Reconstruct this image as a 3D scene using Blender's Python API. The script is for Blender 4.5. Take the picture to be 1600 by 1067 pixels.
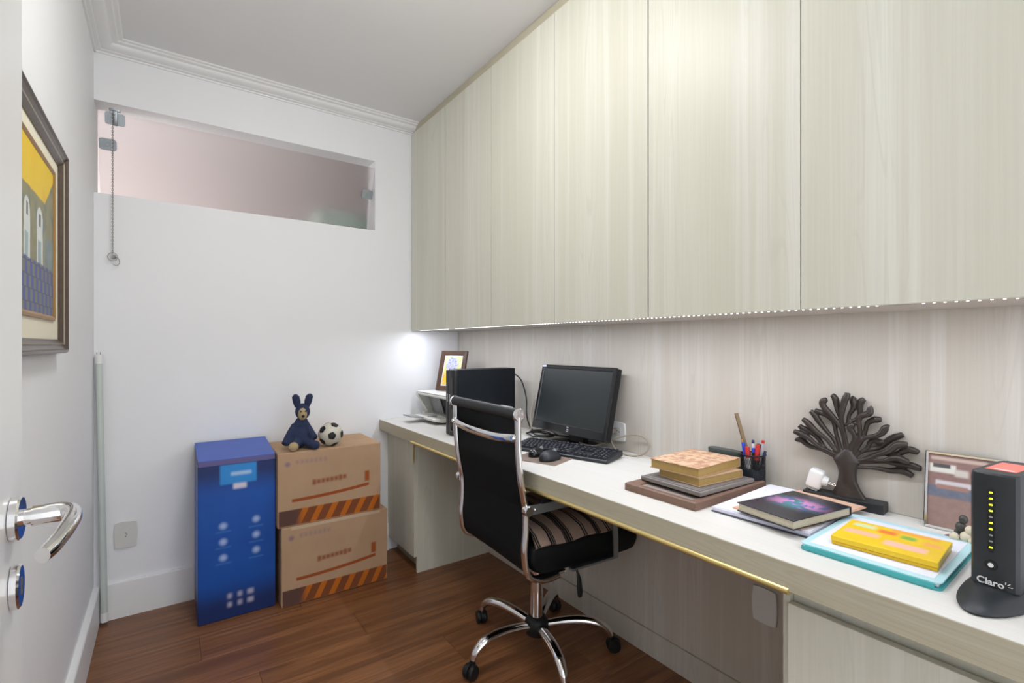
import bpy, bmesh, math, random
from mathutils import Vector, Matrix, Euler
random.seed(7)
for o in list(bpy.data.objects): bpy.data.objects.remove(o)
S = bpy.context.scene
COL = S.collection
R = math.radians
PI = math.pi

# ------------------------------------------------------------------ camera, world, lights, exposure
cam_d = bpy.data.cameras.new('camera'); cam = bpy.data.objects.new('camera', cam_d); COL.objects.link(cam)
cam.location = (0, 0, 1.2159)
cam.rotation_euler = (R(90), 0, -0.6159)
cam_d.sensor_width = 36; cam_d.lens = 36 * 765.76 / 1600
cam_d.shift_y = (538.2 - 533.5) / 1600
cam_d.clip_start = 0.02
S.camera = cam

W = bpy.data.worlds.new('world'); S.world = W; W.use_nodes = True
bg = W.node_tree.nodes['Background']
bg.inputs["Color"].default_value = (0.93, 0.96, 1.0, 1); bg.inputs["Strength"].default_value = 1.5

S.view_settings.view_transform = 'Standard'; S.view_settings.look = 'None'
S.view_settings.gamma = 1; S.view_settings.use_curve_mapping = False
S.view_settings.exposure = 0.66
CEIL_POWER = 22.0
LED_STRENGTH = 5.0
LED_WATTS_PER_M = 2.0

# ------------------------------------------------------------------ room numbers (metres)
XL, XR, YB, YF, H = -0.254, 1.565, 2.80, -1.2, 2.536
DZ = 0.7765            # worktop surface
DX = 1.027             # worktop front edge
CX = 1.227             # overhead door faces
CZ = 1.302             # overhead cabinet underside

# ------------------------------------------------------------------ node helper
class G:
    def __init__(s, name, rough=0.5, metal=0.0, spec=0.5):
        s.mat = bpy.data.materials.new(name); s.mat.use_nodes = True
        s.nt = s.mat.node_tree; s.b = s.nt.nodes['Principled BSDF']
        s.b.inputs['Roughness'].default_value = rough; s.b.inputs['Metallic'].default_value = metal
        s.b.inputs['Specular IOR Level'].default_value = spec
        s._tc = None
    def n(s, t): return s.nt.nodes.new(t)
    def l(s, a, b): s.nt.links.new(a, b)
    def put(s, sock, v):
        if isinstance(v, bpy.types.NodeSocket): s.l(v, sock)
        elif isinstance(v, (tuple, list)): sock.default_value = tuple(v) + ((1,) if len(v) == 3 and len(sock.default_value) == 4 else ())
        else: sock.default_value = v
    def tc(s):
        if not s._tc: s._tc = s.n('ShaderNodeTexCoord')
        return s._tc.outputs['Object']
    def xyz(s):
        q = s.n('ShaderNodeSeparateXYZ'); s.l(s.tc(), q.inputs[0]); return q.outputs
    def m(s, op, a, b=0.0, c=0.0):
        q = s.n('ShaderNodeMath'); q.operation = op
        for i, v in enumerate((a, b, c)): s.put(q.inputs[i], v)
        return q.outputs[0]
    def mr(s, v, a, b, c=0.0, d=1.0, smooth=True):
        q = s.n('ShaderNodeMapRange'); q.interpolation_type = 'SMOOTHSTEP' if smooth else 'LINEAR'
        for i, k in enumerate((v, a, b, c, d)): s.put(q.inputs[i], k)
        return q.outputs[0]
    def mix(s, f, a, b, mode='MIX'):
        q = s.n('ShaderNodeMix'); q.data_type = 'RGBA'; q.blend_type = mode
        s.put(q.inputs[0], f); s.put(q.inputs[6], a); s.put(q.inputs[7], b)
        return q.outputs[2]
    def noise(s, vec, scale=1.0, detail=3.0, rough=0.55, dist=0.0):
        q = s.n('ShaderNodeTexNoise'); s.put(q.inputs['Vector'], vec)
        q.inputs['Scale'].default_value = scale; q.inputs['Detail'].default_value = detail
        q.inputs['Roughness'].default_value = rough; q.inputs['Distortion'].default_value = dist
        return q.outputs[0]
    def scaled(s, vec, k, off=None):
        q = s.n('ShaderNodeVectorMath'); q.operation = 'MULTIPLY'; s.l(vec, q.inputs[0]); q.inputs[1].default_value = k
        r = q.outputs[0]
        if off is not None:
            a = s.n('ShaderNodeVectorMath'); a.operation = 'ADD'; s.l(r, a.inputs[0]); s.l(off, a.inputs[1]); r = a.outputs[0]
        return r
    def rnd(s, k=10.0):
        q = s.n('ShaderNodeObjectInfo'); c = s.n('ShaderNodeCombineXYZ')
        v = s.m('MULTIPLY', q.outputs['Random'], k)
        for i in range(3): s.l(v, c.inputs[i])
        return c.outputs[0], q.outputs['Random']
    def rect(s, x, y, cx, cy, hx, hy, e=0.002):
        a = s.mr(s.m('ABSOLUTE', s.m('SUBTRACT', x, cx)), hx + e, hx - e)
        b = s.mr(s.m('ABSOLUTE', s.m('SUBTRACT', y, cy)), hy + e, hy - e)
        return s.m('MULTIPLY', a, b)
    def disc(s, x, y, cx, cy, r, e=0.002, ky=1.0):
        dx = s.m('SUBTRACT', x, cx); dy = s.m('MULTIPLY', s.m('SUBTRACT', y, cy), ky)
        return s.mr(s.m('SQRT', s.m('ADD', s.m('MULTIPLY', dx, dx), s.m('MULTIPLY', dy, dy))), r + e, r - e)
    def color(s, c): s.put(s.b.inputs['Base Color'], c)
    def bump(s, h, strength=0.1, dist=0.001):
        q = s.n('ShaderNodeBump'); q.inputs['Strength'].default_value = strength; q.inputs['Distance'].default_value = dist
        s.l(h, q.inputs['Height']); s.l(q.outputs[0], s.b.inputs['Normal'])

def plain(name, c, rough=0.5, metal=0.0, var=0.06, scale=40, spec=0.5, bump=0.0):
    g = G(name, rough, metal, spec)
    f = g.noise(g.tc(), scale, 3)
    g.color(g.mix(f, tuple(k * (1 - var) for k in c), tuple(min(1, k * (1 + var)) for k in c)))
    if bump: g.bump(f, bump, 0.0006)
    return g.mat
def glow(name, c, strength):
    g = G(name, 0.4); g.color(c); g.put(g.b.inputs['Emission Color'], c); g.b.inputs['Emission Strength'].default_value = strength
    return g.mat

def laminate(name, axis, base, light, dark, rough=0.42, k=1.0, rnd=True):
    """pale laminate; grain runs along axis (0 x, 1 y, 2 z)"""
    g = G(name, rough, 0, 0.4)
    off = g.rnd(9.0)[0] if rnd else None
    def sc(a, b): return g.scaled(g.tc(), tuple((b if i == axis else a) * k for i in range(3)), off)
    broad = g.noise(sc(6.0, 0.25), 1, 2, 0.5, 0.3)
    band = g.noise(sc(26.0, 0.35), 1, 3, 0.6)
    fine = g.noise(sc(190.0, 2.5), 1, 3, 0.65)
    cath = g.noise(sc(11.0, 0.9), 1, 1, 0.5, 0.6)
    rings = g.m('SINE', g.m('MULTIPLY', cath, 75.0))
    c = g.mix(g.mr(broad, 0.34, 0.66), dark, base)
    c = g.mix(g.mr(band, 0.5, 0.70, 0, 0.6), c, light)
    c = g.mix(g.mr(band, 0.42, 0.28, 0, 0.4), c, dark)
    c = g.mix(g.m('MULTIPLY', g.mr(rings, 0.55, 1.0, 0, 0.3), g.mr(broad, 0.45, 0.6)), c, tuple(q * 0.86 for q in dark))
    c = g.mix(g.mr(fine, 0.35, 0.65, 0.0, 0.22), c, tuple(q * 0.84 for q in dark))
    g.color(c)
    return g.mat

# ------------------------------------------------------------------ materials
M = {}
M['wall'] = plain('white_paint', (0.84, 0.845, 0.86), 0.6, var=0.012, scale=6)
M['ceiling'] = plain('ceiling_paint', (0.80, 0.80, 0.80), 0.8, var=0.01, scale=4)
M['trim'] = plain('trim_paint', (0.84, 0.84, 0.84), 0.45, var=0.01, scale=6)
M['door'] = plain('door_lacquer', (0.80, 0.80, 0.79), 0.32, var=0.01, scale=6)
LB, LL, LD = (0.69, 0.685, 0.595), (0.755, 0.755, 0.69), (0.64, 0.63, 0.53)
M['lam_z'] = laminate('laminate_vertical', 2, LB, LL, LD)
M['lam_wall'] = laminate('laminate_panel', 2, (0.59, 0.55, 0.49), (0.67, 0.645, 0.60), (0.55, 0.505, 0.44), rnd=False)
M['lam_y'] = laminate('laminate_along', 1, (0.74, 0.725, 0.69), (0.78, 0.77, 0.745), (0.70, 0.68, 0.635), 0.36)
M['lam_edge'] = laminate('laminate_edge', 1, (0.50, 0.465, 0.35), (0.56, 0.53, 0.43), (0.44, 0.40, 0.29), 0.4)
M['gap'] = plain('dark_gap', (0.10, 0.09, 0.07), 0.8)
M['gold'] = plain('gold_anodised', (0.86, 0.70, 0.30), 0.34, 0.85, 0.03)
M['chrome'] = plain('chrome', (0.80, 0.80, 0.81), 0.08, 1.0, 0.01)
M['steel'] = plain('brushed_steel', (0.33, 0.36, 0.38), 0.35, 0.9, 0.05)
M['alu'] = plain('aluminium', (0.62, 0.62, 0.62), 0.38, 0.8, 0.03)
M['black'] = plain('black_plastic', (0.011, 0.012, 0.013), 0.42, 0, 0.1, spec=0.3)
M['blackgloss'] = plain('black_gloss', (0.010, 0.011, 0.012), 0.18, 0, 0.05)
M['darkgrey'] = plain('charcoal_plastic', (0.022, 0.025, 0.029), 0.42, 0, 0.1, spec=0.4)
M['pcside'] = plain('pc_side_metal', (0.005, 0.007, 0.010), 0.5, 0.0, 0.1, spec=0.25)
M['key'] = plain('key_plastic', (0.020, 0.021, 0.028), 0.4, 0, 0.1)
M['white'] = plain('white_plastic', (0.80, 0.80, 0.79), 0.4, 0, 0.01)
M['offwhite'] = plain('off_white_plastic', (0.66, 0.66, 0.62), 0.42, 0, 0.02)
M['greyplastic'] = plain('grey_plastic', (0.30, 0.31, 0.31), 0.45, 0, 0.04)
M['paper'] = plain('paper', (0.80, 0.80, 0.84), 0.7, 0, 0.02, 60)
M['leather'] = plain('black_leatherette', (0.004, 0.005, 0.006), 0.55, 0, 0.2, 300, spec=0.2, bump=0.15)
M['rubber'] = plain('rubber', (0.018, 0.020, 0.022), 0.5, 0, 0.1, spec=0.3)
M['beigecord'] = plain('beige_cord', (0.33, 0.28, 0.22), 0.5)
M['walnut'] = plain('walnut', (0.085, 0.045, 0.028), 0.4, 0, 0.35, 30)
M['ebony'] = plain('carved_dark_wood', (0.036, 0.026, 0.021), 0.36, 0, 0.45, 22, bump=0.1)
M['base_black'] = plain('painted_base', (0.016, 0.018, 0.020), 0.45)
M['screen'] = plain('screen', (0.018, 0.022, 0.023), 0.32, 0, 0.03)
M['silver'] = plain('silver_frame', (0.75, 0.75, 0.75), 0.15, 1.0, 0.02)
M['teal'] = plain('teal_cover', (0.06, 0.40, 0.42), 0.45)
M['cream'] = plain('cream_pages', (0.55, 0.50, 0.38), 0.7, 0, 0.1, 200)
M['mat'] = plain('mat_board', (0.80, 0.75, 0.60), 0.8, 0, 0.02)
M['goldwood'] = plain('gilt_fillet', (0.36, 0.20, 0.06), 0.4, 0.2, 0.15)
M['card'] = plain('cardboard', (0.44, 0.28, 0.16), 0.8, 0, 0.06, 14)
M['pearl'] = plain('frosted_tube', (0.56, 0.62, 0.58), 0.3, 0, 0.01)

M['chainsteel'] = plain('chain_steel', (0.34, 0.33, 0.32), 0.3, 0.9)
# planks
g = G('plank_wood', 0.34, 0, 0.45)
off, rv = g.rnd(20.0)
v1 = g.scaled(g.tc(), (1.3, 22, 1), off); v2 = g.scaled(g.tc(), (6, 190, 1), off)
n1 = g.noise(v1, 1, 4, 0.6, 0.8); n2 = g.noise(v2, 1, 2)
c = g.mix(g.mr(n1, 0.3, 0.7), (0.145, 0.057, 0.023), (0.32, 0.138, 0.055))
c = g.mix(g.mr(n2, 0.4, 0.7, 0, 0.45), c, (0.10, 0.040, 0.019))
c = g.mix(g.mr(rv, 0, 1, 0, 0.25, False), c, (0.17, 0.065, 0.026))
g.color(c); g.bump(n2, 0.06, 0.0004)
M['plank'] = g.mat

# black sling fabric
g = G('sling_mesh', 0.7, 0, 0.12)
x, y, z = g.xyz()
wv = g.m('MULTIPLY', g.m('SINE', g.m('MULTIPLY', y, 2600)), g.m('SINE', g.m('MULTIPLY', z, 2600)))
g.color(g.mix(g.mr(wv, -0.5, 0.8), (0.004, 0.005, 0.006), (0.016, 0.019, 0.021))); g.b.inputs['Alpha'].default_value = 0.93
M['sling'] = g.mat
# striped cloth (stripes run along local y: bands across the seat)
g = G('striped_cloth', 0.85, 0, 0.2)
x, y, z = g.xyz()
xx = g.m('ADD', x, g.m('MULTIPLY', g.noise(g.tc(), 9, 2), 0.02))
c = g.mix(g.noise(g.tc(), 160, 2), (0.30, 0.21, 0.165), (0.42, 0.31, 0.25))
for cx, hw in ((-0.150, .0025), (-0.142, .0022), (-0.095, .004), (-0.085, .003), (-0.077, .002), (-0.030, .002), (-0.022, .004), (-0.012, .004), (-0.003, .002), (0.052, .0025), (0.062, .002), (0.108, .003), (0.118, .005), (0.128, .002), (0.165, .002), (0.174, .002)):
    c = g.mix(g.mr(g.m('ABSOLUTE', g.m('SUBTRACT', xx, cx)), hw + .0015, hw - .0005), c, (0.012, 0.011, 0.012))
g.color(c); M['stripe'] = g.mat

# frosted window glass
g = G('frosted_glass', 0.42, 0, 0.5)
g.color((0.93, 0.92, 0.92)); g.b.inputs['Transmission Weight'].default_value = 1.0; g.b.inputs['IOR'].default_value = 1.3
M['frost'] = g.mat

# ------------------------------------------------------------------ mesh helpers
def bbox(bm, x0, x1, y0, y1, z0, z1, bev=0.0, seg=2):
    q = bmesh.new()
    bmesh.ops.create_cube(q, size=1)
    for v in q.verts: v.co = Vector(((x0 + x1) / 2 + v.co.x * (x1 - x0), (y0 + y1) / 2 + v.co.y * (y1 - y0), (z0 + z1) / 2 + v.co.z * (z1 - z0)))
    if bev: bmesh.ops.bevel(q, geom=list(q.edges), offset=bev, segments=seg, profile=0.5, affect='EDGES')
    merge(bm, q)
def merge(bm, q, mx=None):
    if mx is not None: q.transform(mx)
    me = bpy.data.meshes.new('t'); q.to_mesh(me); q.free(); bm.from_mesh(me); bpy.data.meshes.remove(me)
def box(x0, x1, y0, y1, z0, z1, bev=0.0, seg=2):
    bm = bmesh.new(); bbox(bm, x0, x1, y0, y1, z0, z1, bev, seg); return bm
def spline(pts, n=8):
    P = [Vector(p) for p in pts]; out = []
    for i in range(len(P) - 1):
        p0 = P[i - 1] if i else P[0] * 2 - P[1]; p1, p2 = P[i], P[i + 1]; p3 = P[i + 2] if i + 2 < len(P) else P[-1] * 2 - P[-2]
        for k in range(n):
            t = k / n
            out.append(0.5 * ((2 * p1) + (p2 - p0) * t + (2 * p0 - 5 * p1 + 4 * p2 - p3) * t * t + (3 * p1 - p0 - 3 * p2 + p3) * t ** 3))
    out.append(P[-1]); return out
def tube(bm, pts, r, seg=10, flat=(1, 1), up=None, closed=False, dome=False):
    P = [Vector(p) for p in pts]; n = len(P)
    rs = r if isinstance(r, (list, tuple)) else [r] * n
    if len(rs) != n: rs = [rs[min(len(rs) - 1, int(i * (len(rs) - 1) / (n - 1)))] + 0 * i if False else (lambda f: rs[int(f)] * (1 - (f - int(f))) + rs[min(len(rs) - 1, int(f) + 1)] * (f - int(f)))(i * (len(rs) - 1) / (n - 1)) for i in range(n)]
    T = []
    for i in range(n):
        a = P[i - 1] if (i or closed) else P[i]; b = P[(i + 1) % n] if (i < n - 1 or closed) else P[i]
        T.append((b - a).normalized())
    u = Vector(up) if up else (Vector((0, 0, 1)) if abs(T[0].z) < 0.9 else Vector((1, 0, 0)))
    N = (u - T[0] * u.dot(T[0])).normalized(); rings = []
    for i in range(n):
        if up: N = (u - T[i] * u.dot(T[i])).normalized()
        else: N = (N - T[i] * N.dot(T[i])).normalized()
        B = T[i].cross(N)
        rings.append([bm.verts.new(P[i] + N * math.cos(2 * PI * k / seg) * rs[i] * flat[0] + B * math.sin(2 * PI * k / seg) * rs[i] * flat[1]) for k in range(seg)])
    for i in range(n if closed else n - 1):
        a, b = rings[i], rings[(i + 1) % n]
        for k in range(seg): bm.faces.new((a[k], a[(k + 1) % seg], b[(k + 1) % seg], b[k]))
    if not closed: bm.faces.new(rings[0][::-1]); bm.faces.new(rings[-1])
    return bm
def lathe(bm, prof, c=(0, 0, 0), seg=24, axis='z', sx=1, sy=1):
    rings = []
    for r, h in prof:
        ring = []
        for k in range(seg):
            a = 2 * PI * k / seg; p = (r * math.cos(a) * sx, r * math.sin(a) * sy, h)
            if axis == 'x': p = (p[2], p[0], p[1])
            if axis == 'y': p = (p[1], p[2], p[0])
            ring.append(bm.verts.new(Vector(c) + Vector(p)))
        rings.append(ring)
    for a, b in zip(rings, rings[1:]):
        for k in range(seg): bm.faces.new((a[k], a[(k + 1) % seg], b[(k + 1) % seg], b[k]))
    bm.faces.new(rings[0][::-1]); bm.faces.new(rings[-1]); return bm
def prism(bm, poly, a, b, axis='y'):
    """poly of 2-D points, extruded from a to b along axis; order of the other two: x,y / x,z / y,z"""
    def P(p, t): return {'x': (t, p[0], p[1]), 'y': (p[0], t, p[1]), 'z': (p[0], p[1], t)}[axis]
    A = [bm.verts.new(P(p, a)) for p in poly]; B = [bm.verts.new(P(p, b)) for p in poly]; n = len(poly)
    bm.faces.new(A[::-1]); bm.faces.new(B)
    for k in range(n): bm.faces.new((A[k], A[(k + 1) % n], B[(k + 1) % n], B[k]))
    return bm
def rrect(w, h, r, n=5, cx=0, cy=0):
    out = []
    for sx, sy, a0 in ((1, 1, 0), (-1, 1, 90), (-1, -1, 180), (1, -1, 270)):
        for k in range(n + 1):
            a = R(a0 + 90 * k / n); out.append((cx + sx * (w / 2 - r) + r * math.cos(a), cy + sy * (h / 2 - r) + r * math.sin(a)))
    return out
def sphere(bm, c, r, s=(1, 1, 1), u=20, v=12, rot=None):
    q = bmesh.new(); bmesh.ops.create_uvsphere(q, u_segments=u, v_segments=v, radius=r)
    mx = Matrix.Translation(c) @ (rot.to_matrix().to_4x4() if rot else Matrix()) @ Matrix.Diagonal((*s, 1))
    merge(bm, q, mx); return bm
def obj(name, bm, mat, parent=None, smooth=None, loc=None, rot=None):
    me = bpy.data.meshes.new(name)
    if isinstance(bm, bpy.types.Mesh): me = bm
    else:
        bmesh.ops.recalc_face_normals(bm, faces=list(bm.faces)); bm.to_mesh(me); bm.free()
        if smooth:
            me.polygons.foreach_set('use_smooth', [True] * len(me.polygons)); me.set_sharp_from_angle(angle=R(smooth))
    o = bpy.data.objects.new(name, me); COL.objects.link(o)
    if mat is not None and not me.materials: me.materials.append(M[mat] if isinstance(mat, str) else mat)
    if parent: o.parent = parent
    if loc: o.location = loc
    if rot: o.rotation_euler = rot
    return o
def tag(o, label, cat, group=None):
    o['label'] = label; o['category'] = cat
    if group: o['group'] = group
    return o
def thing(name, label, cat, loc=(0, 0, 0), rz=0, group=None):
    o = bpy.data.objects.new(name, None); COL.objects.link(o); o.empty_display_size = 0.05
    o.location = loc; o.rotation_euler = (0, 0, rz); return tag(o, label, cat, group)
def struct(name, bm, mat, smooth=None, parent=None):
    o = obj(name, bm, mat, parent, smooth)
    if not parent: o['kind'] = 'structure'
    return o
def text_mesh(txt, size, depth=0.0004, bold=0.0):
    cu = bpy.data.curves.new('lettering', 'FONT'); cu.body = txt; cu.size = size; cu.extrude = depth; cu.offset = bold
    cu.align_x = 'CENTER'; cu.align_y = 'CENTER'
    o = bpy.data.objects.new('lettering', cu); COL.objects.link(o)
    me = bpy.data.meshes.new_from_object(o.evaluated_get(bpy.context.evaluated_depsgraph_get()))
    bpy.data.objects.remove(o); return me

# ================================================================== THE ROOM
T = 0.15
# floor: subfloor + planks running along x
fl = struct('floor', box(XL - T, XR + T, YF, YB + T, -0.06, -0.008), 'gap')
PW, PL, GAP = 0.192, 1.22, 0.0009
row = 0; yy = YB
pm = {}
while yy > YF:
    y0 = max(YF, yy - PW); x = XL - 0.02 - (0.0, 0.43, 0.83, 0.25, 0.66)[row % 5]
    while x < XR + 0.02:
        a, b = max(x, XL - 0.02), min(x + PL, XR + 0.02)
        if b - a > 0.03:
            w, d = b - a - GAP, yy - y0 - GAP; kk = (round(w, 3), round(d, 3))
            if kk not in pm:
                bm = box(0, w, 0, d, -0.008, 0.0, 0.0006, 1); me = bpy.data.meshes.new('plank'); bm.to_mesh(me); bm.free(); pm[kk] = me
            obj('plank', pm[kk], 'plank', fl, loc=(a, y0, 0))
        x += PL
    yy -= PW; row += 1
struct('ceiling', box(XL - T, XR + T, YF, YB + T, H, H + 0.08), 'ceiling')
struct('wall_left', box(XL - T, XL, YF, YB + T, 0, H), 'wall')
struct('wall_right', box(XR, XR + T, YF, YB + T, 0, H), 'wall')
# back wall with the high window opening
WX0, WX1, WZ0, WZ1 = XL, 1.001, 1.8815, 2.287
bm = bmesh.new()
bbox(bm, XL, XR, YB, YB + T, 0, WZ0); bbox(bm, XL, XR, YB, YB + T, WZ1, H); bbox(bm, WX1, XR, YB, YB + T, WZ0, WZ1)
struct('wall_back', bm, 'wall')
# baseboards
BB = [(0, 0), (0.014, 0), (0.014, 0.155), (0.012, 0.1598), (0, 0.1598)]
struct('baseboard_back', prism(bmesh.new(), [(YB - a, b) for a, b in BB], XL, 1.08, 'x'), 'trim')
struct('baseboard_left', prism(bmesh.new(), [(XL + a * 1.5, b) for a, b in BB], YF, YB - 0.0142, 'y'), 'trim')
# crown mouldings, stepped cove
def crown(pr=0.107, dr=0.042):
    p = [(0, 0)]
    p += [(0, -dr), (0.008, -dr), (0.010, -dr + 0.006), (0.024, -dr + 0.008)]
    for k in range(6):
        a = k / 5 * PI / 2; p.append((0.026 + 0.040 * math.sin(a), -0.031 + 0.018 * (1 - math.cos(a))))
    p += [(0.070, -0.012), (0.086, -0.011), (0.090, -0.006), (pr - 0.004, -0.005), (pr, 0)]
    return p
struct('trim_1', prism(bmesh.new(), [(YB - a, H + b) for a, b in crown()], XL, CX + 0.006, 'x'), 'trim', 30)
struct('trim_2', prism(bmesh.new(), [(XL + a, H + b) for a, b in crown()], YF, YB, 'y'), 'trim', 30)
struct('trim_3', box(CX + 0.004, CX + 0.022, 0.10, YB, 2.499, H - 0.001), 'lam_edge')

# --- the window: tilted frosted pane with clamps
win = bpy.data.objects.new('window_1', None); COL.objects.link(win); win['kind'] = 'structure'
win.location = (0.37, YB + 0.065, 2.068)
tilt = math.atan2(0.13, 0.355); L2 = 0.378 / 2
wm = Matrix.Rotation(tilt, 4, 'X')
def wpart(name, bm, mat, smooth=30):
    bm.transform(wm); return obj(name, bm, mat, win, smooth)
wpart('glass_pane', box(XL + 0.012 - 0.37, 0.996 - 0.37, -0.004, 0.004, -L2, L2, 0.0015), 'frost')
def clamp(sx, cx, cz):
    bm = prism(bmesh.new(), rrect(0.062, 0.05, 0.012, 4, cx, cz), -0.013, -0.0045, 'y'); prism(bm, rrect(0.062, 0.05, 0.012, 4, cx, cz), 0.0045, 0.013, 'y')
    c = wpart('pivot_clamp', bm, 'steel'); c2 = obj('screw', lathe(bmesh.new(), [(0.008, -0.0155), (0.009, -0.0145), (0.009, -0.012)], (cx, 0, cz), 14, 'y'), 'steel', c, 30)
    c2.data.transform(wm)
clamp(-1, -0.580, 0.050); clamp(1, 0.600, 0.035)
bm = prism(bmesh.new(), rrect(0.070, 0.052, 0.010, 4, -0.552, 0.163), -0.015, -0.0045, 'y'); prism(bm, rrect(0.070, 0.052, 0.010, 4, -0.552, 0.163), 0.0045, 0.012, 'y')
la = wpart('latch', bm, 'steel')
b2 = box(-0.562, -0.542, -0.024, -0.014, 0.135, 0.203, 0.003); bbox(b2, -0.572, -0.532, -0.024, 0.0, 0.194, 0.206, 0.002); b2.transform(wm); obj('bolt', b2, 'steel', la, 30)
# --- beyond the window: laundry room with pink wall, brightened by an added area light
struct('wall_laundry', box(-1.6, 2.0, 4.0, 4.1, 0.0, 3.0), plain('pink_plaster', (0.46, 0.40, 0.39), 0.8, var=0.08, scale=3))
struct('wall_laundry_left', box(-1.7, -1.6, YB + T, 4.1, 0.0, 3.0), 'wall')
struct('wall_laundry_near', box(XR + T, 2.0, YB + T - 0.1, YB + T, 0.0, 3.0), 'wall')
struct('wall_laundry_side', box(1.62, 1.72, YB + T, 4.0, 0.0, 3.0), plain('grey_plaster', (0.50, 0.48, 0.45), 0.8, var=0.05, scale=3))
struct('ceiling_laundry', box(-1.6, 2.0, YB + T, 4.1, 2.62, 2.70), 'ceiling')
struct('floor_laundry', box(-1.6, 2.0, YB + T, 4.0, -0.06, 0.0), plain('laundry_tiles', (0.55, 0.53, 0.5), 0.4))
t = thing('laundry_cupboard', 'pale green cupboard blurred behind right end of the frosted window', 'cupboard', (0.96, 3.30, 0))
obj('body', box(-0.20, 0.30, -0.15, 0.15, 0, 2.07, 0.004), plain('pale_green', (0.42, 0.52, 0.46), 0.5), t)
obj('cupboard_door', box(-0.195, 0.295, -0.168, -0.151, 0.06, 2.06, 0.003), plain('pale_green_door', (0.44, 0.54, 0.48), 0.5), t)
ld = bpy.data.lights.new('laundry_fill_light', 'AREA'); ld.shape = 'RECTANGLE'; ld.size = 0.5; ld.size_y = 0.5; ld.energy = 13; ld.color = (1.0, 0.97, 0.95)
lo = bpy.data.objects.new('laundry_fill_light', ld); COL.objects.link(lo); lo.location = (-0.55, 3.15, 1.45); lo.rotation_euler = (R(112), 0, R(-8))  # added lamp aimed at the pink wall, brightens the pane's lower left

# --- pull chain on the latch
t = thing('pull_chain', 'thin steel pull chain with ring and hook hanging from the window latch', 'chain', (-0.189, YB - 0.022, 1.59))
bm = bmesh.new(); nl = 78; z0, z1 = 0.028, 0.645
for k in range(nl):
    zc = z0 + (z1 - z0) * k / (nl - 1); pts = []
    for q in range(8):
        a = 2 * PI * q / 8; e, f = 0.0028 * math.cos(a), 0.0056 * math.sin(a)
        pts.append((e, 0, zc + f) if k % 2 else (0, e, zc + f))
    tube(bm, pts, 0.0013, 5, closed=True)
obj('links', bm, 'chainsteel', t, 60)
obj('ring', tube(bmesh.new(), [(0.017 * math.cos(a), 0, 0.012 + 0.018 * math.sin(a)) for a in [2 * PI * k / 24 for k in range(24)]], 0.0016, 6, closed=True), 'chainsteel', t, 60)
obj('ring', tube(bmesh.new(), [(0.003 + 0.014 * math.cos(a), 0.004 * math.cos(a), 0.654 + 0.015 * math.sin(a)) for a in [2 * PI * k / 24 for k in range(24)]], 0.0012, 6, closed=True), 'chrome', t, 60)
obj('hook', tube(bmesh.new(), spline([(0.006, -0.003, 0.02), (0.020, -0.003, 0.006), (0.024, -0.003, -0.014), (0.014, -0.003, -0.026), (0.002, -0.003, -0.022)], 6), 0.0018, 6), 'chainsteel', t, 60)
obj('pulley', lathe(bmesh.new(), [(0.004, -0.004), (0.011, -0.004), (0.008, 0), (0.011, 0.004), (0.004, 0.004)], (0.004, 0, 0.012), 18, 'y'), 'chrome', t, 30)

# --- ceiling lamp (above, out of the frame)
CLX, CLY = 0.47, 1.25
t = thing('ceiling_lamp', 'round white flush ceiling lamp in the middle of the room', 'lamp', (CLX, CLY, H))
obj('lamp_base', lathe(bmesh.new(), [(0.185, 0.0), (0.185, -0.018), (0.178, -0.022), (0.15, -0.022)], seg=40), 'trim', t, 30)
obj('diffuser', lathe(bmesh.new(), [(0.172, -0.0225)] + [(0.172 * math.cos(q), -0.024 - 0.095 * math.sin(q)) for q in [k * PI / 2 / 8 for k in range(8)]] + [(0.01, -0.119)], seg=40), glow('lamp_diffuser', (1, 0.985, 0.96), CEIL_POWER), t, 60)

# --- door, opened flat along the left wall
dr = bpy.data.objects.new('door_1', None); COL.objects.link(dr); dr['kind'] = 'structure'
DRX = -0.147
dr.location = (DRX, 0.86, 0)
obj('door_leaf', box(-0.035, 0, -0.80, 0, 0.008, 2.10, 0.0015), 'door', dr)
hd = obj('door_handle', lathe(bmesh.new(), [(0.023, 0.0), (0.0255, 0.001), (0.0255, 0.0075), (0.0235, 0.0095), (0.020, 0.0095)], (0, -0.055, 1.012), 32, 'x'), 'chrome', dr, 30)
obj('neck', lathe(bmesh.new(), [(0.0105, 0.0094), (0.0105, 0.018), (0.013, 0.0185), (0.0125, 0.040), (0.012, 0.046)], (0, -0.055, 1.012), 24, 'x', 1.0, 0.9), 'chrome', hd, 30)
obj('grip', tube(bmesh.new(), spline([(0.026, -0.055, 1.012), (0.042, -0.056, 1.013), (0.053, -0.064, 1.013), (0.058, -0.085, 1.012), (0.056, -0.115, 1.008), (0.050, -0.150, 1.002), (0.044, -0.170, 0.999)], 6), [0.011, 0.011, 0.0105, 0.010, 0.0095, 0.009, 0.008], 16, (1.05, 0.85)), 'chrome', hd, 50)
ke = obj('key_escutcheon', lathe(bmesh.new(), [(0.020, 0.0), (0.023, 0.001), (0.023, 0.007), (0.0205, 0.009)], (0, -0.055, 0.932), 32, 'x', 0.8, 1.15), 'chrome', dr, 30)
obj('key_slot', box(0.0086, 0.0096, -0.057, -0.053, 0.922, 0.942, 0.0003), 'gap', ke)

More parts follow.
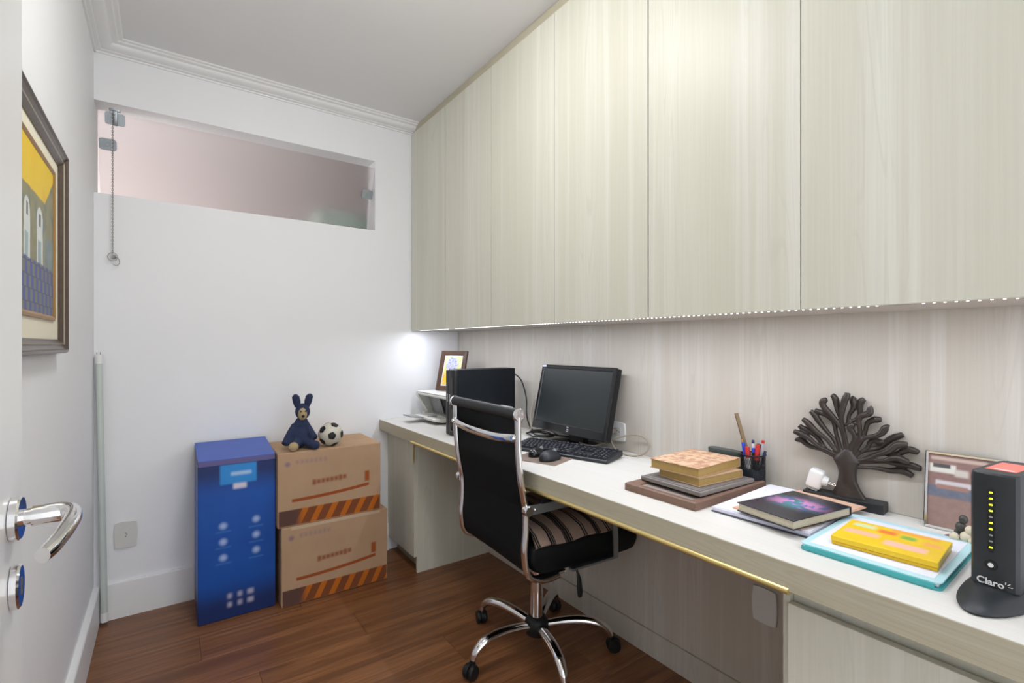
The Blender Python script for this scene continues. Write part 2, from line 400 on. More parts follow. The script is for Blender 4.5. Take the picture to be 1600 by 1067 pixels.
# ================================================================== BUILT-IN FURNITURE
# laminate wall lining: upper splashback and lower modesty panel with plinth
t = thing('wall_lining', 'pale wood laminate lining on the wall behind and below the long worktop', 'wall panel', (XR, 0, 0))
YP0 = 0.06
obj('splashback', box(-0.014, -0.0005, YP0, YB - 0.004, DZ, CZ + 0.0), 'lam_wall', t)
obj('modesty_panel', box(-0.014, -0.0005, YP0, YB - 0.004, 0.10, DZ - 0.061), 'lam_wall', t)
obj('plinth', box(-0.019, -0.0005, YP0, YB - 0.004, 0.0, 0.098), 'lam_wall', t)
# worktop
t = thing('worktop', 'long pale wood worktop with thick front edge and gold edge pull', 'desk', (DX, 0, DZ))
wt = obj('top', box(0.001, XR - DX - 0.015, YP0, YB - 0.001, -0.03, 0.0, 0.0008, 1), 'lam_y', t)
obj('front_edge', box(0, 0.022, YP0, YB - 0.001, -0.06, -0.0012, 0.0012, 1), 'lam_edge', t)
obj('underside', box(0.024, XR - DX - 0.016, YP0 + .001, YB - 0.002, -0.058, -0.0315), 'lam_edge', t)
gp = [(-0.0015, -0.0585), (0.002, -0.0545), (0.006, -0.053), (0.010, -0.0600), (0.004, -0.0605), (-0.0015, -0.0650), (-0.0040, -0.0665), (-0.0052, -0.0640)]
gp = [(-0.0005, -0.0525), (-0.0035, -0.0540), (-0.0055, -0.0580), (-0.0045, -0.0630), (-0.0010, -0.0660), (0.0040, -0.0665), (0.0200, -0.0665), (0.0200, -0.0605), (-0.0005, -0.0605)]
obj('edge_pull', prism(bmesh.new(), gp, 0.485, 2.345, 'y'), 'gold', t, 50)
# lower cabinet at the back wall
DF = 1.078   # lower door faces
t = thing('base_cabinet', 'narrow pale wood cabinet under the worktop beside the cardboard boxes', 'cabinet', (DF, 2.42, 0))
XW = XR - 0.0195 - DF
obj('side_panel', box(0.018, XW, 0, 0.018, 0, DZ - 0.0605, 0.0006, 1), 'lam_z', t)
obj('carcass', box(0.020, XW, 0.019, 0.378, 0.10, DZ - 0.062), 'lam_z', t)
obj('toe_kick', box(0.055, 0.070, 0.019, 0.364, 0.0, 0.10), 'lam_edge', t)
d = obj('cabinet_door', box(0, 0.018, 0.003, 0.376, 0.085, 0.695, 0.0008, 1), 'lam_z', t)
obj('door_pull', box(-0.006, 0.002, -0.0005, 0.0028, 0.590, 0.695, 0.0005, 1), 'gold', d)
# drawer unit at the near end
t = thing('drawer_unit', 'pale wood drawer unit under the near end of the worktop', 'cabinet', (DF, YP0, 0))
obj('carcass', box(0.020, XW, 0.0, 0.447, 0.10, DZ - 0.062), 'lam_z', t)
obj('toe_kick', box(0.055, 0.070, 0.0, 0.445, 0.0, 0.10), 'lam_edge', t)
obj('side_panel', box(0.004, XW, 0.448, 0.462, 0.0, DZ - 0.0605), 'lam_z', t)
for z0, z1 in ((0.375, 0.672), (0.085, 0.370)):
    dw = obj('drawer_front', box(-0.008, 0.010, 0.0, 0.447, z0, z1, 0.0008, 1), 'lam_z', t)
    obj('drawer_box', box(0.0105, 0.0195, 0.02, 0.43, z0 + 0.02, z1 - 0.03), 'lam_edge', dw)
# overhead cabinets: three units of two doors
edges = [2.797, 2.348, 1.902, 1.451, 1.001, 0.552, 0.102]
names = ['pale wood overhead cabinet in the far corner above the printer and computer tower',
         'pale wood overhead cabinet above the monitor and office chair',
         'pale wood overhead cabinet nearest the viewer, above the tree sculpture']
for i in range(3):
    ya, ym, yb = edges[2 * i], edges[2 * i + 1], edges[2 * i + 2]
    t = thing('overhead_cabinet', names[i], 'cabinet', (CX, yb, CZ), 0, 'overhead cabinets')
    w = ya - yb; wl = ym - yb
    obj('carcass', box(0.0195, XR - CX - 0.0005, 0.0008, w - 0.0008, 0.002, 2.512 - CZ), 'lam_edge', t)
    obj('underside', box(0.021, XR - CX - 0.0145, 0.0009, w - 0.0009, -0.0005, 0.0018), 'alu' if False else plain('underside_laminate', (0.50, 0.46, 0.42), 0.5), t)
    for a, b in ((0.0022, wl - 0.0012), (wl + 0.0012, w - 0.0022)):
        obj('cabinet_door', box(0, 0.0185, a, b, -0.003, 2.497 - CZ, 0.0006, 1), 'lam_z', t)

# --- LED strips under the overhead cabinets
me = bpy.data.meshes.new('led'); q = box(-0.0017, 0.0017, -0.0017, 0.0017, -0.0014, 0); q.to_mesh(me); q.free()
me.materials.append(glow('led_white', (0.93, 0.95, 1.0), LED_STRENGTH)); me.materials[0].cycles.emission_sampling = 'NONE'
for a, b, lab in ((2.372, 2.735, 'short white LED strip under the overhead cabinet in the far corner'),
                  (0.402, 2.305, 'longest LED strip under the overhead cabinets, above monitor and books'),
                  (0.120, 0.338, 'LED strip under the overhead cabinet at the right edge, above the modem')):
    t = thing('led_strip', lab, 'light strip', (1.2590, a, CZ - 0.0005), 0, 'LED strips under the overhead cabinets')
    obj('strip_tape', box(-0.0045, 0.0045, 0, b - a, -0.0012, -0.0001), 'greyplastic', t)
    n = int((b - a) / 0.01667)
    la_ = bpy.data.lights.new('led_light', 'AREA'); la_.shape = 'RECTANGLE'; la_.size = 0.004; la_.size_y = b - a - 0.01; la_.energy = LED_WATTS_PER_M * (b - a); la_.color = (0.86, 0.90, 1.0)
    lo_ = bpy.data.objects.new('led_light', la_); COL.objects.link(lo_); lo_.parent = t; lo_.location = (0, (b - a) / 2, -0.003)
    for k in range(n): obj('led', me, None, t, loc=(0, 0.008 + k * (b - a - 0.016) / (n - 1), -0.0012))
for (ya, yb) in ((2.305, 2.372), (0.338, 0.402)):
    lab = 'thin dark wire joining two LED strips ' + ('in the far corner' if ya > 1 else 'near the right edge')
    tag(obj('strip_wire', tube(bmesh.new(), spline([(1.2590, ya, CZ - 0.0012), (1.2612, ya + (yb - ya) * .3, CZ - 0.0022), (1.2578, ya + (yb - ya) * .7, CZ - 0.0022), (1.2590, yb, CZ - 0.0012)], 5), 0.0009, 6), 'greyplastic', None, 40), lab, 'wire', 'wires between LED strips')

# ================================================================== ON THE LEFT WALL
# --- painting
g = G('painting', 0.45, 0, 0.4)
x, y, z = g.xyz()     # local: y along the wall (far end +), z up
nz = g.noise(g.scaled(g.tc(), (1, 1, 1)), 22, 4); nb = g.noise(g.tc(), 7, 3)
yw = g.m('ADD', y, g.m('MULTIPLY', g.m('SUBTRACT', nz, 0.5), 0.012)); zw = g.m('ADD', z, g.m('MULTIPLY', g.m('SUBTRACT', nz, 0.5), 0.012))
sky = g.mix(nb, (0.80, 0.47, 0.004), (0.86, 0.66, 0.015))
sky = g.mix(g.mr(nb, 0.58, 0.78, 0, 0.5), sky, (0.75, 0.25, 0.02))
wallc = g.mix(nz, (0.16, 0.15, 0.07), (0.34, 0.32, 0.18))
wallc = g.mix(g.mr(g.noise(g.tc(), 14, 2), 0.5, 0.7), wallc, (0.10, 0.16, 0.17))
roof = g.m('ADD', 0.371, g.m('MULTIPLY', g.m('MAXIMUM', g.m('SUBTRACT', y, 0.656), 0.0), 0.75))   # roofs rise towards the far end
c = g.mix(g.mr(zw, g.m('SUBTRACT', roof, 0.003), g.m('ADD', roof, 0.003)), wallc, sky)
for cy in (0.20, 0.33, 0.462, 0.595):
    hw = 0.030 if cy < 0.5 else 0.034
    m_ = g.m('MAXIMUM', g.rect(yw, zw, cy, 0.262, hw, 0.052, 0.002), g.disc(yw, zw, cy, 0.314, hw, 0.003))
    c = g.mix(m_, c, g.mix(nz, (0.78, 0.76, 0.70), (0.55, 0.64, 0.66)))
    m2 = g.rect(yw, zw, cy - 0.004, 0.238, hw * 0.55, 0.030, 0.003)
    c = g.mix(m2, c, g.mix(nz, (0.20, 0.30, 0.33), (0.45, 0.55, 0.56)))
    c = g.mix(g.rect(yw, zw, cy + 0.002, 0.318, hw * 0.28, 0.014, 0.002), c, (0.10, 0.10, 0.10))
c = g.mix(g.m('MULTIPLY', g.mr(yw, 0.652, 0.658), g.mr(zw, 0.30, 0.28)), c, g.mix(nz, (0.07, 0.12, 0.14), (0.32, 0.38, 0.36)))
rowf = g.m('MULTIPLY', z, 34)
chk = g.m('LESS_THAN', g.m('FRACT', g.m('ADD', g.m('MULTIPLY', y, 21), g.m('MULTIPLY', g.m('FLOOR', rowf), 0.28))), 0.5)
flr = g.mix(chk, (0.15, 0.16, 0.12), (0.045, 0.065, 0.30))
flr = g.mix(g.mr(g.m('FRACT', rowf), 0.10, 0.04), flr, (0.05, 0.05, 0.06))
c = g.mix(g.mr(zw, 0.217, 0.211), c, flr)
g.color(c); M['painting'] = g.mat
PY0, PY1, PZ0, PZ1 = 1.00, 1.880, 1.192, 1.750
t = thing('framed_painting', 'framed painting of a yellow sky over arched buildings on the left wall', 'painting', (XL, PY0, PZ0))
PWd, PHt = PY1 - PY0, PZ1 - PZ0
def picture_frame(name, w, h, prof, mat, parent, flipx=1):
    """mitred frame in the y-z plane; prof = (inset, height) pairs from the outer edge, height along +x"""
    bm = bmesh.new(); rings = []
    for a, b in prof:
        rings.append([bm.verts.new((b * flipx, p, q)) for p, q in ((a, a), (w - a, a), (w - a, h - a), (a, h - a))])
    n = len(prof)
    for i in range(n):
        A, B = rings[i], rings[(i + 1) % n]
        for k in range(4): bm.faces.new((A[k], A[(k + 1) % 4], B[(k + 1) % 4], B[k]))
    return obj(name, bm, mat, parent, 25)
picture_frame('frame', PWd, PHt, [(0.004, 0.001), (0.0, 0.005), (0.0, 0.023), (0.004, 0.029), (0.009, 0.030), (0.012, 0.025), (0.021, 0.020), (0.025, 0.022), (0.029, 0.019), (0.035, 0.013), (0.038, 0.013), (0.038, 0.001)], plain('frame_wood', (0.105, 0.075, 0.060), 0.28, 0.25, 0.3, 60), t)
picture_frame('frame_liner', PWd, PHt, [(0.0230, 0.0205), (0.025, 0.0232), (0.027, 0.0200)], plain('liner_silver', (0.42, 0.38, 0.30), 0.3, 0.7), t)
obj('mat_board', box(0.001, 0.010, 0.036, PWd - 0.036, 0.036, PHt - 0.036), 'mat', t)
f = picture_frame('fillet', PWd - 0.214, PHt - 0.160, [(0, 0.010), (0, 0.014), (0.006, 0.016), (0.012, 0.012), (0.012, 0.010)], 'goldwood', t); f.location = (0, 0.107, 0.086)
obj('canvas', box(0.0101, 0.0115, 0.117, PWd - 0.117, 0.096, PHt - 0.084), 'painting', t)
# --- tube lamp standing in the corner
p0, p1 = Vector((-0.215, 2.762, 0.0)), Vector((-0.236, 2.772, 1.20)); dv = (p1 - p0).normalized()
t = thing('tube_lamp', 'long white tube lamp leaning upright in the back left corner', 'lamp', p0)
obj('tube', tube(bmesh.new(), [dv * 0.05, dv * 1.135], 0.0125, 20), 'pearl', t, 40)
for a, b in ((0.012, 0.052), (1.133, 1.172)):
    e = obj('end_cap', tube(bmesh.new(), [dv * a, dv * b], 0.0135, 20), 'white', t, 40)
    s = 1 if a > 1 else -1; zz = b if a > 1 else a
    for k in (-1, 1): obj('pin', tube(bmesh.new(), [dv * zz + Vector((0.006 * k, 0, 0)), dv * (zz + 0.011 * s) + Vector((0.006 * k, 0, 0))], 0.0014, 8), 'steel', e, 40)

# --- wall outlets and plates
def wall_plate(name, label, loc, rz, w, h, mat, kind):
    t = thing(name, label, 'outlet' if kind != 'blank' else 'cover plate', loc, rz)
    # local: faces -y, bulging sides
    poly = []
    n = 8
    for sx, sy, ax in ((1, -1, 0), (1, 1, 1), (-1, 1, 0), (-1, -1, 1)):
        for k in range(n):
            s = -1 + 2 * k / n; b = 0.004 * (1 - s * s)
            poly.append(((w / 2 + b) * sx, s * sx * h / 2) if ax == 0 else (-s * sx * w / 2 * 1.0, (h / 2 + b) * sy))
    bm = prism(bmesh.new(), poly, -0.009, 0, 'y')
    obj('plate', bm, mat, t, 40)
    if kind == 'single':
        k = obj('socket', prism(bmesh.new(), rrect(0.024, 0.034, 0.006, 4), -0.0100, -0.0088, 'y'), 'offwhite', t, 30)
        for dx, dz in ((0, 0.008), (0.0035, 0.001), (0, -0.007)): obj('hole', lathe(bmesh.new(), [(0.0024, -0.0104), (0.0024, -0.0099)], (dx, 0, dz), 12, 'y'), 'gap', k)
    if kind == 'double':
        for cx in (-0.020, 0.020):
            k = obj('socket', prism(bmesh.new(), rrect(0.034, 0.036, 0.006, 4, cx, 0), -0.0105, -0.0088, 'y'), 'offwhite', t, 30)
            for dx, dz in ((-0.009, 0), (0.009, 0), (0, 0.004)): obj('hole', lathe(bmesh.new(), [(0.0026, -0.0109), (0.0026, -0.0104)], (cx + dx, 0, dz), 12, 'y'), 'gap', k)
    return t
wall_plate('wall_outlet', 'white single wall outlet low on the back wall beside the blue box', (-0.144, YB - 0.0005, 0.364), 0, 0.074, 0.108, 'offwhite', 'single')
wall_plate('wall_outlet', 'white wall outlet with a plugged-in cord beside the monitor', (XR - 0.0145, 1.435, 0.853), R(-90), 0.108, 0.072, 'white', 'double')
wall_plate('blank_cover_plate', 'plain white cover plate on the panel under the worktop', (XR - 0.0145, 0.802, 0.391), R(-90), 0.070, 0.104, 'white', 'blank')

# ================================================================== BOXES AT THE BACK WALL
# blue box
g = G('blue_box_print', 0.38, 0, 0.4)
x, y, z = g.xyz()
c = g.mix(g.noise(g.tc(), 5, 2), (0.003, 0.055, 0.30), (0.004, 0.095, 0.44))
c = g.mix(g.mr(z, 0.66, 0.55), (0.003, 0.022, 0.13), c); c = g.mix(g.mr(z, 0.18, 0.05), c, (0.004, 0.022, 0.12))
c = g.mix(g.rect(x, z, 0.155, 0.640, 0.072, 0.044, 0.006), c, (0.02, 0.25, 0.66))
c = g.mix(g.m('MULTIPLY', g.rect(x, z, 0.165, 0.640, 0.040, 0.008, 0.007), 0.6), c, (0.6, 0.75, 0.9))
c = g.mix(g.m('MULTIPLY', g.rect(x, z, 0.160, 0.584, 0.026, 0.012, 0.008), 0.85), c, (0.75, 0.72, 0.82))
for cx in (0.095, 0.225):
    for cz in (0.415, 0.345, 0.275):
        c = g.mix(g.m('MULTIPLY', g.disc(x, z, cx, cz + (0.006 if cx > .2 else 0), 0.013, 0.011), 0.75), c, (0.45, 0.60, 0.90))
        c = g.mix(g.m('MULTIPLY', g.rect(x, z, cx, cz - 0.026, 0.030, 0.002, 0.006), 0.35), c, (0.10, 0.35, 0.70))
for cx in (0.120, 0.160, 0.202):
    for cz in (0.100, 0.062): c = g.mix(g.m('MULTIPLY', g.rect(x, z, cx, cz, 0.008 if cx < .2 else 0.012, 0.011, 0.009), 0.7), c, (0.55, 0.55, 0.70))
g.color(c); M['bluebox'] = g.mat
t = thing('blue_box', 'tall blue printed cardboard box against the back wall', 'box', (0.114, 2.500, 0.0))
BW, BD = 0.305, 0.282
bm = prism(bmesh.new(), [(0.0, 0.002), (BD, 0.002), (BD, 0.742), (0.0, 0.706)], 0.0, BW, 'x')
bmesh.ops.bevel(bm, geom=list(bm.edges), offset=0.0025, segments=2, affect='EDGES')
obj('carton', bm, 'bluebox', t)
bm = prism(bmesh.new(), [(-0.0015, 0.7075), (BD, 0.7436), (BD, 0.7462), (-0.0015, 0.7100)], 0.001, BW - 0.001, 'x')
obj('top_flap', bm, plain('blue_flap', (0.035, 0.10, 0.48), 0.35, 0, 0.1, 8), t)
obj('flap_edge', box(0.001, BW - 0.001, -0.003, -0.0004, 0.685, 0.708, 0.0006, 1), plain('violet_edge', (0.10, 0.09, 0.26), 0.4), t)
# cardboard boxes with arrow print and orange hazard band
def carton_print(name, W_, H_, seed):
    g = G(name, 0.75, 0, 0.25)
    x, y, z = g.xyz()
    c = g.mix(g.noise(g.tc(), 6, 3), (0.40, 0.255, 0.150), (0.50, 0.335, 0.210))
    front = g.m('LESS_THAN', y, 0.002)
    def on(m_, c, col, a=1.0): return g.mix(g.m('MULTIPLY', g.m('MULTIPLY', m_, front), a), c, col)
    band = g.rect(x, z, W_ / 2, 0.040, W_ / 2 - 0.004, 0.036, 0.003)
    fr = g.m('FRACT', g.m('SUBTRACT', g.m('MULTIPLY', x, 14.5), g.m('MULTIPLY', z, 7.5)))
    st = g.mix(g.m('GREATER_THAN', fr, 0.42), (0.50, 0.135, 0.012), (0.20, 0.062, 0.022))
    st = g.mix(g.mr(x, W_ * 0.24, W_ * 0.14), st, (0.11, 0.055, 0.045))
    c = on(band, c, st)
    # smile arrow
    arc = g.m('ADD', 0.118, g.m('MULTIPLY', g.m('POWER', g.m('MAXIMUM', g.m('SUBTRACT', x, 0.05), 0.0), 2.0), 0.16))
    arrow = g.m('MULTIPLY', g.mr(g.m('ABSOLUTE', g.m('SUBTRACT', z, arc)), 0.0095, 0.0055), g.rect(x, z, W_ * 0.50, 0.15, W_ * 0.375, 0.1, 0.004))
    c = on(arrow, c, (0.32, 0.075, 0.018))
    c = on(g.mr(g.m('ABSOLUTE', g.m('SUBTRACT', z, g.m('SUBTRACT', arc, 0.013))), 0.006, 0.001), c, (0.20, 0.17, 0.22), 0.0)
    c = on(g.rect(x, z, W_ * 0.855, 0.182, 0.012, 0.026, 0.006), c, (0.34, 0.085, 0.02))
    # blurred wordmark: a row of letter-sized blobs
    for k in range(8):
        cx = W_ * 0.33 + k * 0.0205
        c = on(g.rect(x, z, cx, 0.190 + 0.0008 * k, 0.0088, 0.010 if k not in (0, 6) else 0.013, 0.007), c, (0.24, 0.055, 0.020), 0.8)
    # faint violet line of icons near the top
    c = on(g.disc(x, z, 0.042, H_ - 0.052, 0.011, 0.008), c, (0.22, 0.13, 0.20), 0.8)
    for k in range(7): c = on(g.rect(x, z, 0.085 + k * 0.021, H_ - 0.046, 0.007, 0.010, 0.007), c, (0.28, 0.18, 0.20), 0.55)
    g.color(c); return g.mat
t = thing('cardboard_box', 'brown cardboard box with orange band on the floor, lower of the two', 'box', (0.437, 2.452, 0.0), 0, 'stacked brown boxes')
obj('carton', box(0, 0.505, 0, 0.325, 0.002, 0.366, 0.003), carton_print('carton_lower', 0.505, 0.366, 1), t)
obj('tape', box(0.04, 0.465, -0.0008, -0.0002, 0.352, 0.362, 0.0001, 1), plain('packing_tape', (0.56, 0.43, 0.30), 0.25), t)
t = thing('cardboard_box', 'brown cardboard box with orange band carrying the plush toy, upper of the two', 'box', (0.4225, 2.462, 0.3672), 0, 'stacked brown boxes')
obj('carton', box(0, 0.487, 0, 0.322, 0, 0.342, 0.003), carton_print('carton_upper', 0.487, 0.342, 2), t)
obj('top_flap', box(0.003, 0.484, 0.004, 0.157, 0.3415, 0.3445, 0.0008, 1), 'card', t)
obj('top_flap', box(0.003, 0.484, 0.160, 0.318, 0.3415, 0.3445, 0.0008, 1), 'card', t)
BT = 0.3672 + 0.3446
# plush toy sitting on the boxes
t = thing('plush_toy', 'dark blue plush toy with upright ears sitting on the cardboard boxes', 'plush toy', (0.540, 2.560, BT))
navy = plain('navy_plush', (0.020, 0.030, 0.075), 0.95, 0, 0.35, 90, bump=0.4); tan = plain('tan_plush', (0.42, 0.32, 0.17), 0.95, 0, 0.15, 90)
bm = bmesh.new()
sphere(bm, (0, 0, 0.055), 0.052, (1, 0.9, 1.08)); sphere(bm, (0.006, 0, 0.105), 0.036, (1, 0.9, 1.3))
tube(bm, spline([(-0.02, 0, 0.11), (-0.055, -0.02, 0.065), (-0.075, -0.04, 0.028)], 6), [0.020, 0.017, 0.018], 12)
tube(bm, spline([(0.025, 0, 0.11), (0.045, -0.04, 0.07), (0.055, -0.065, 0.05)], 6), [0.019, 0.016, 0.016], 12)
tube(bm, spline([(-0.02, -0.02, 0.035), (-0.035, -0.06, 0.025), (-0.045, -0.075, 0.02)], 6), [0.026, 0.022, 0.020], 12)
tube(bm, spline([(0.02, -0.02, 0.035), (0.032, -0.060, 0.025), (0.045, -0.085, 0.02)], 6), [0.026, 0.022, 0.020], 12)
bmesh.ops.remove_doubles(bm, verts=list(bm.verts), dist=0.0001)
o = obj('body', bm, navy, t, 80); md = o.modifiers.new('r', 'REMESH'); md.mode = 'VOXEL'; md.voxel_size = 0.005; md.use_smooth_shade = True
hd = obj('head', sphere(bmesh.new(), (0.010, -0.006, 0.176), 0.036, (0.95, 0.95, 1.12)), navy, t, 80)
obj('face', sphere(bmesh.new(), (0.006, -0.024, 0.168), 0.026, (0.85, 0.85, 1.25)), tan, hd, 80)
obj('nose', sphere(bmesh.new(), (0.004, -0.047, 0.158), 0.007), 'black', hd, 80)
for ex in (-0.006, 0.016): obj('eye', sphere(bmesh.new(), (ex, -0.044, 0.181), 0.004), 'black', hd, 80)
for ex, tip in ((-0.012, -0.022), (0.030, 0.042)):
    obj('ear', tube(bmesh.new(), spline([(ex, -0.004, 0.200), ((ex + tip) / 2, -0.006, 0.225), (tip, -0.006, 0.250), (tip, -0.006, 0.262)], 5), [0.013, 0.018, 0.017, 0.006], 12), navy, hd, 80)
for fx, fy in ((-0.047, -0.084), (0.047, -0.094)): obj('foot', sphere(bmesh.new(), (fx, fy, 0.022), 0.022, (1, 0.8, 1)), tan if fx < 0 else navy, t, 80)
# football
g = G('ball_leather', 0.4)
q = g.n('ShaderNodeTexVoronoi'); q.inputs['Scale'].default_value = 17; g.l(g.tc(), q.inputs['Vector'])
g.color(g.mix(g.mr(q.outputs['Distance'], 0.30, 0.27), (0.58, 0.55, 0.46), (0.60, 0.57, 0.48)))
M['ball'] = g.mat
br = 0.058
t = thing('football', 'small cream and black football beside the plush toy', 'ball', (0.674, 2.518, BT), 0.4)
obj('shell', sphere(bmesh.new(), (0, 0, br), br, u=32, v=20), 'ball', t, 80)
phi = (1 + 5 ** 0.5) / 2; ico = [Vector(v).normalized() for v in ((0, 1, phi), (0, -1, phi), (0, 1, -phi), (0, -1, -phi), (1, phi, 0), (-1, phi, 0), (1, -phi, 0), (-1, -phi, 0), (phi, 0, 1), (-phi, 0, 1), (phi, 0, -1), (-phi, 0, -1))]
pink = plain('pink_patch', (0.75, 0.22, 0.24), 0.5); grn = plain('green_patch', (0.10, 0.16, 0.12), 0.5)
for i, v in enumerate(ico):
    bm = bmesh.new(); a = v.orthogonal().normalized(); b = v.cross(a)
    prev = None
    for rr_ in (0.36, 0.24, 0.12):
        ring = [bm.verts.new(Vector((0, 0, br)) + (v + (a * math.cos(2 * PI * k / 10) + b * math.sin(2 * PI * k / 10)) * rr_ * (1 if k % 2 == 0 else 0.86)).normalized() * (br + 0.0012)) for k in range(10)]
        if prev:
            for k in range(10): bm.faces.new((prev[k], prev[(k + 1) % 10], ring[(k + 1) % 10], ring[k]))
        prev = ring
    bm.faces.new(prev)
    pr = obj('patch', bm, pink if i == 8 else (grn if i == 0 else 'black'), t, 80)
    pr['label'] = 'pink patch' if i == 8 else ('green patch' if i == 0 else 'black patch')

# ================================================================== OFFICE CHAIR
CHX, CHY, CHR = 1.210, 1.538, R(-3.5)
ch = thing('office_chair', 'black sling-back office chair with chrome frame at the worktop', 'chair', (CHX, CHY, 0), CHR)
HWD = 0.240
prof = [(-0.243, 0.975), (-0.243, 0.930), (-0.241, 0.860), (-0.234, 0.780), (-0.222, 0.712), (-0.212, 0.655), (-0.212, 0.590), (-0.217, 0.525), (-0.212, 0.470), (-0.196, 0.434), (-0.160, 0.414), (-0.120, 0.408), (-0.075, 0.412)]
pp = spline([(a, 0, b) for a, b in prof], 5)
for s in (-1, 1):
    obj('side_rail', tube(bmesh.new(), [(p.x, s * HWD, p.z) for p in pp], 0.0125, 14, (1.15, 0.8), up=(0, 1, 0)), 'chrome', ch, 60)
# sling back (a sagging sheet with thickness between the rails)
def sheet(rows, thick, mat, name, parent, smooth=60):
    bm = bmesh.new(); n = len(rows); m_ = len(rows[0])
    A = [[bm.verts.new(p) for p in r] for r in rows]
    for i in range(n - 1):
        for j in range(m_ - 1): bm.faces.new((A[i][j], A[i][j + 1], A[i + 1][j + 1], A[i + 1][j]))
    bmesh.ops.recalc_face_normals(bm, faces=list(bm.faces))
    bmesh.ops.solidify(bm, geom=list(bm.faces), thickness=thick)
    return obj(name, bm, mat, parent, smooth)
bp = [p for p in pp if p.z > 0.43 or p.x < -0.19]
rows = []
for p in bp + [Vector((-0.172, 0, 0.4225))]:
    f = min(1, max(0, (0.965 - p.z) / 0.2)); rows.append([(p.x + 0.004 + 0.003 * f * (1 - (2 * j / 12 - 1) ** 2), -HWD + 0.010 + (2 * HWD - 0.020) * j / 12, p.z) for j in range(13)])
sheet(rows, 0.006, 'sling', 'backrest', ch)
# padded roll on top
ro = obj('head_roll', tube(bmesh.new(), [(-0.243, -0.243, 0.983), (-0.243, 0.243, 0.983)], 0.0195, 24), 'rubber', ch, 40)
for s in (-1, 1):
    e = obj('end_cap', lathe(bmesh.new(), [(0.0195, 0), (0.0215, 0.001), (0.0215, 0.007), (0.019, 0.0095), (0.012, 0.0095), (0.010, 0.006), (0.006, 0.006), (0.005, 0.0085), (0.002, 0.0085)], (0, 0, 0), 24, 'y'), 'chrome', ro, 30)
    for v in e.data.vertices: v.co = Vector((v.co.x - 0.243, s * (v.co.y + 0.2425), v.co.z + 0.983))
    if s < 0: e.data.flip_normals()
# chrome cross bar behind the back
bm = bmesh.new()
cb = spline([(-0.244, HWD, 0.905), (-0.256, HWD - 0.03, 0.902), (-0.262, 0.10, 0.893), (-0.262, -0.10, 0.893), (-0.256, -HWD + 0.03, 0.902), (-0.244, -HWD, 0.905)], 6)
tube(bm, cb, 0.0125, 12, (1.1, 0.42), up=(0, 0, 1)); cbo = obj('cross_bar', bm, 'chrome', ch, 60)
for s in (-1, 1): obj('bolt', lathe(bmesh.new(), [(0.008, -0.012), (0.009, -0.010), (0.009, 0.0)], (-0.250, s * (HWD - 0.010), 0.904), 14, 'x'), 'chrome', cbo, 30)
# seat
bm = bmesh.new()
sp = [(-0.190, 0.500), (-0.184, 0.520), (-0.15, 0.527), (0.0, 0.520), (0.18, 0.524), (0.27, 0.520), (0.312, 0.500), (0.322, 0.465), (0.308, 0.432), (0.27, 0.420), (0.1, 0.420), (-0.12, 0.424), (-0.165, 0.437), (-0.190, 0.470)]
ys = [(-0.238, 0.86), (-0.232, 0.95), (-0.215, 1.0), (0, 1.0), (0.215, 1.0), (0.232, 0.95), (0.238, 0.86)]
ring = []
sc = spline([(a, 0, b) for a, b in sp] + [(sp[0][0], 0, sp[0][1])], 3)[:-1]
for yv, k in ys: ring.append([bm.verts.new((0.06 + (p.x - 0.06) * (0.5 + 0.5 * k), yv, 0.472 + (p.z - 0.472) * k)) for p in sc])
for A, B in zip(ring, ring[1:]):
    for k in range(len(A)): bm.faces.new((A[k], A[(k + 1) % len(A)], B[(k + 1) % len(A)], B[k]))
bm.faces.new(ring[0][::-1]); bm.faces.new(ring[-1])
obj('seat', bm, 'leather', ch, 60)
# arms: flat strip loops
for s in (-1, 1):
    pts = spline([(-0.214, s * 0.262, 0.666), (-0.10, s * 0.264, 0.668), (0.06, s * 0.264, 0.671), (0.125, s * 0.263, 0.667), (0.158, s * 0.262, 0.640), (0.168, s * 0.261, 0.58), (0.176, s * 0.259, 0.50), (0.180, s * 0.256, 0.425)], 6)
    bm = bmesh.new(); n = len(pts); rr = []
    for i, p in enumerate(pts):
        tg = (pts[min(n - 1, i + 1)] - pts[max(0, i - 1)]).normalized(); nn = Vector((-tg.z, 0, tg.x)) * (0.016 - 0.005 * min(1, i / n)); yv = Vector((0, 0.003, 0))
        rr.append([bm.verts.new(q) for q in (p - nn - yv, p + nn - yv, p + nn + yv, p - nn + yv)])
    for A, B in zip(rr, rr[1:]):
        for k in range(4): bm.faces.new((A[k], A[(k + 1) % 4], B[(k + 1) % 4], B[k]))
    bm.faces.new(rr[0][::-1]); bm.faces.new(rr[-1])
    ar = obj('arm', bm, 'steel', ch, 40)
    obj('arm_pad', tube(bmesh.new(), [(-0.165, s * 0.264, 0.687), (-0.06, s * 0.264, 0.688), (0.06, s * 0.264, 0.689), (0.10, s * 0.264, 0.687)], 0.006, 10, (0.8, 2.2), up=(0, 0, 1)), 'black', ar, 50)
    obj('mount', lathe(bmesh.new(), [(0.0165, 0.244 * s), (0.0175, 0.246 * s), (0.0175, 0.2655 * s), (0.015, 0.268 * s)], (-0.2135, 0, 0.664), 20, 'y'), 'chrome', ar, 30)
    obj('screw', lathe(bmesh.new(), [(0.005, 0.2655 * s), (0.005, 0.269 * s), (0.003, 0.270 * s)], (-0.190, 0, 0.667), 14, 'y'), 'chrome', ar, 30)
    obj('seat_bracket', box(-0.02, 0.20, s * 0.238 - 0.012, s * 0.238 + 0.012, 0.412, 0.421, 0.002), 'steel', ar)
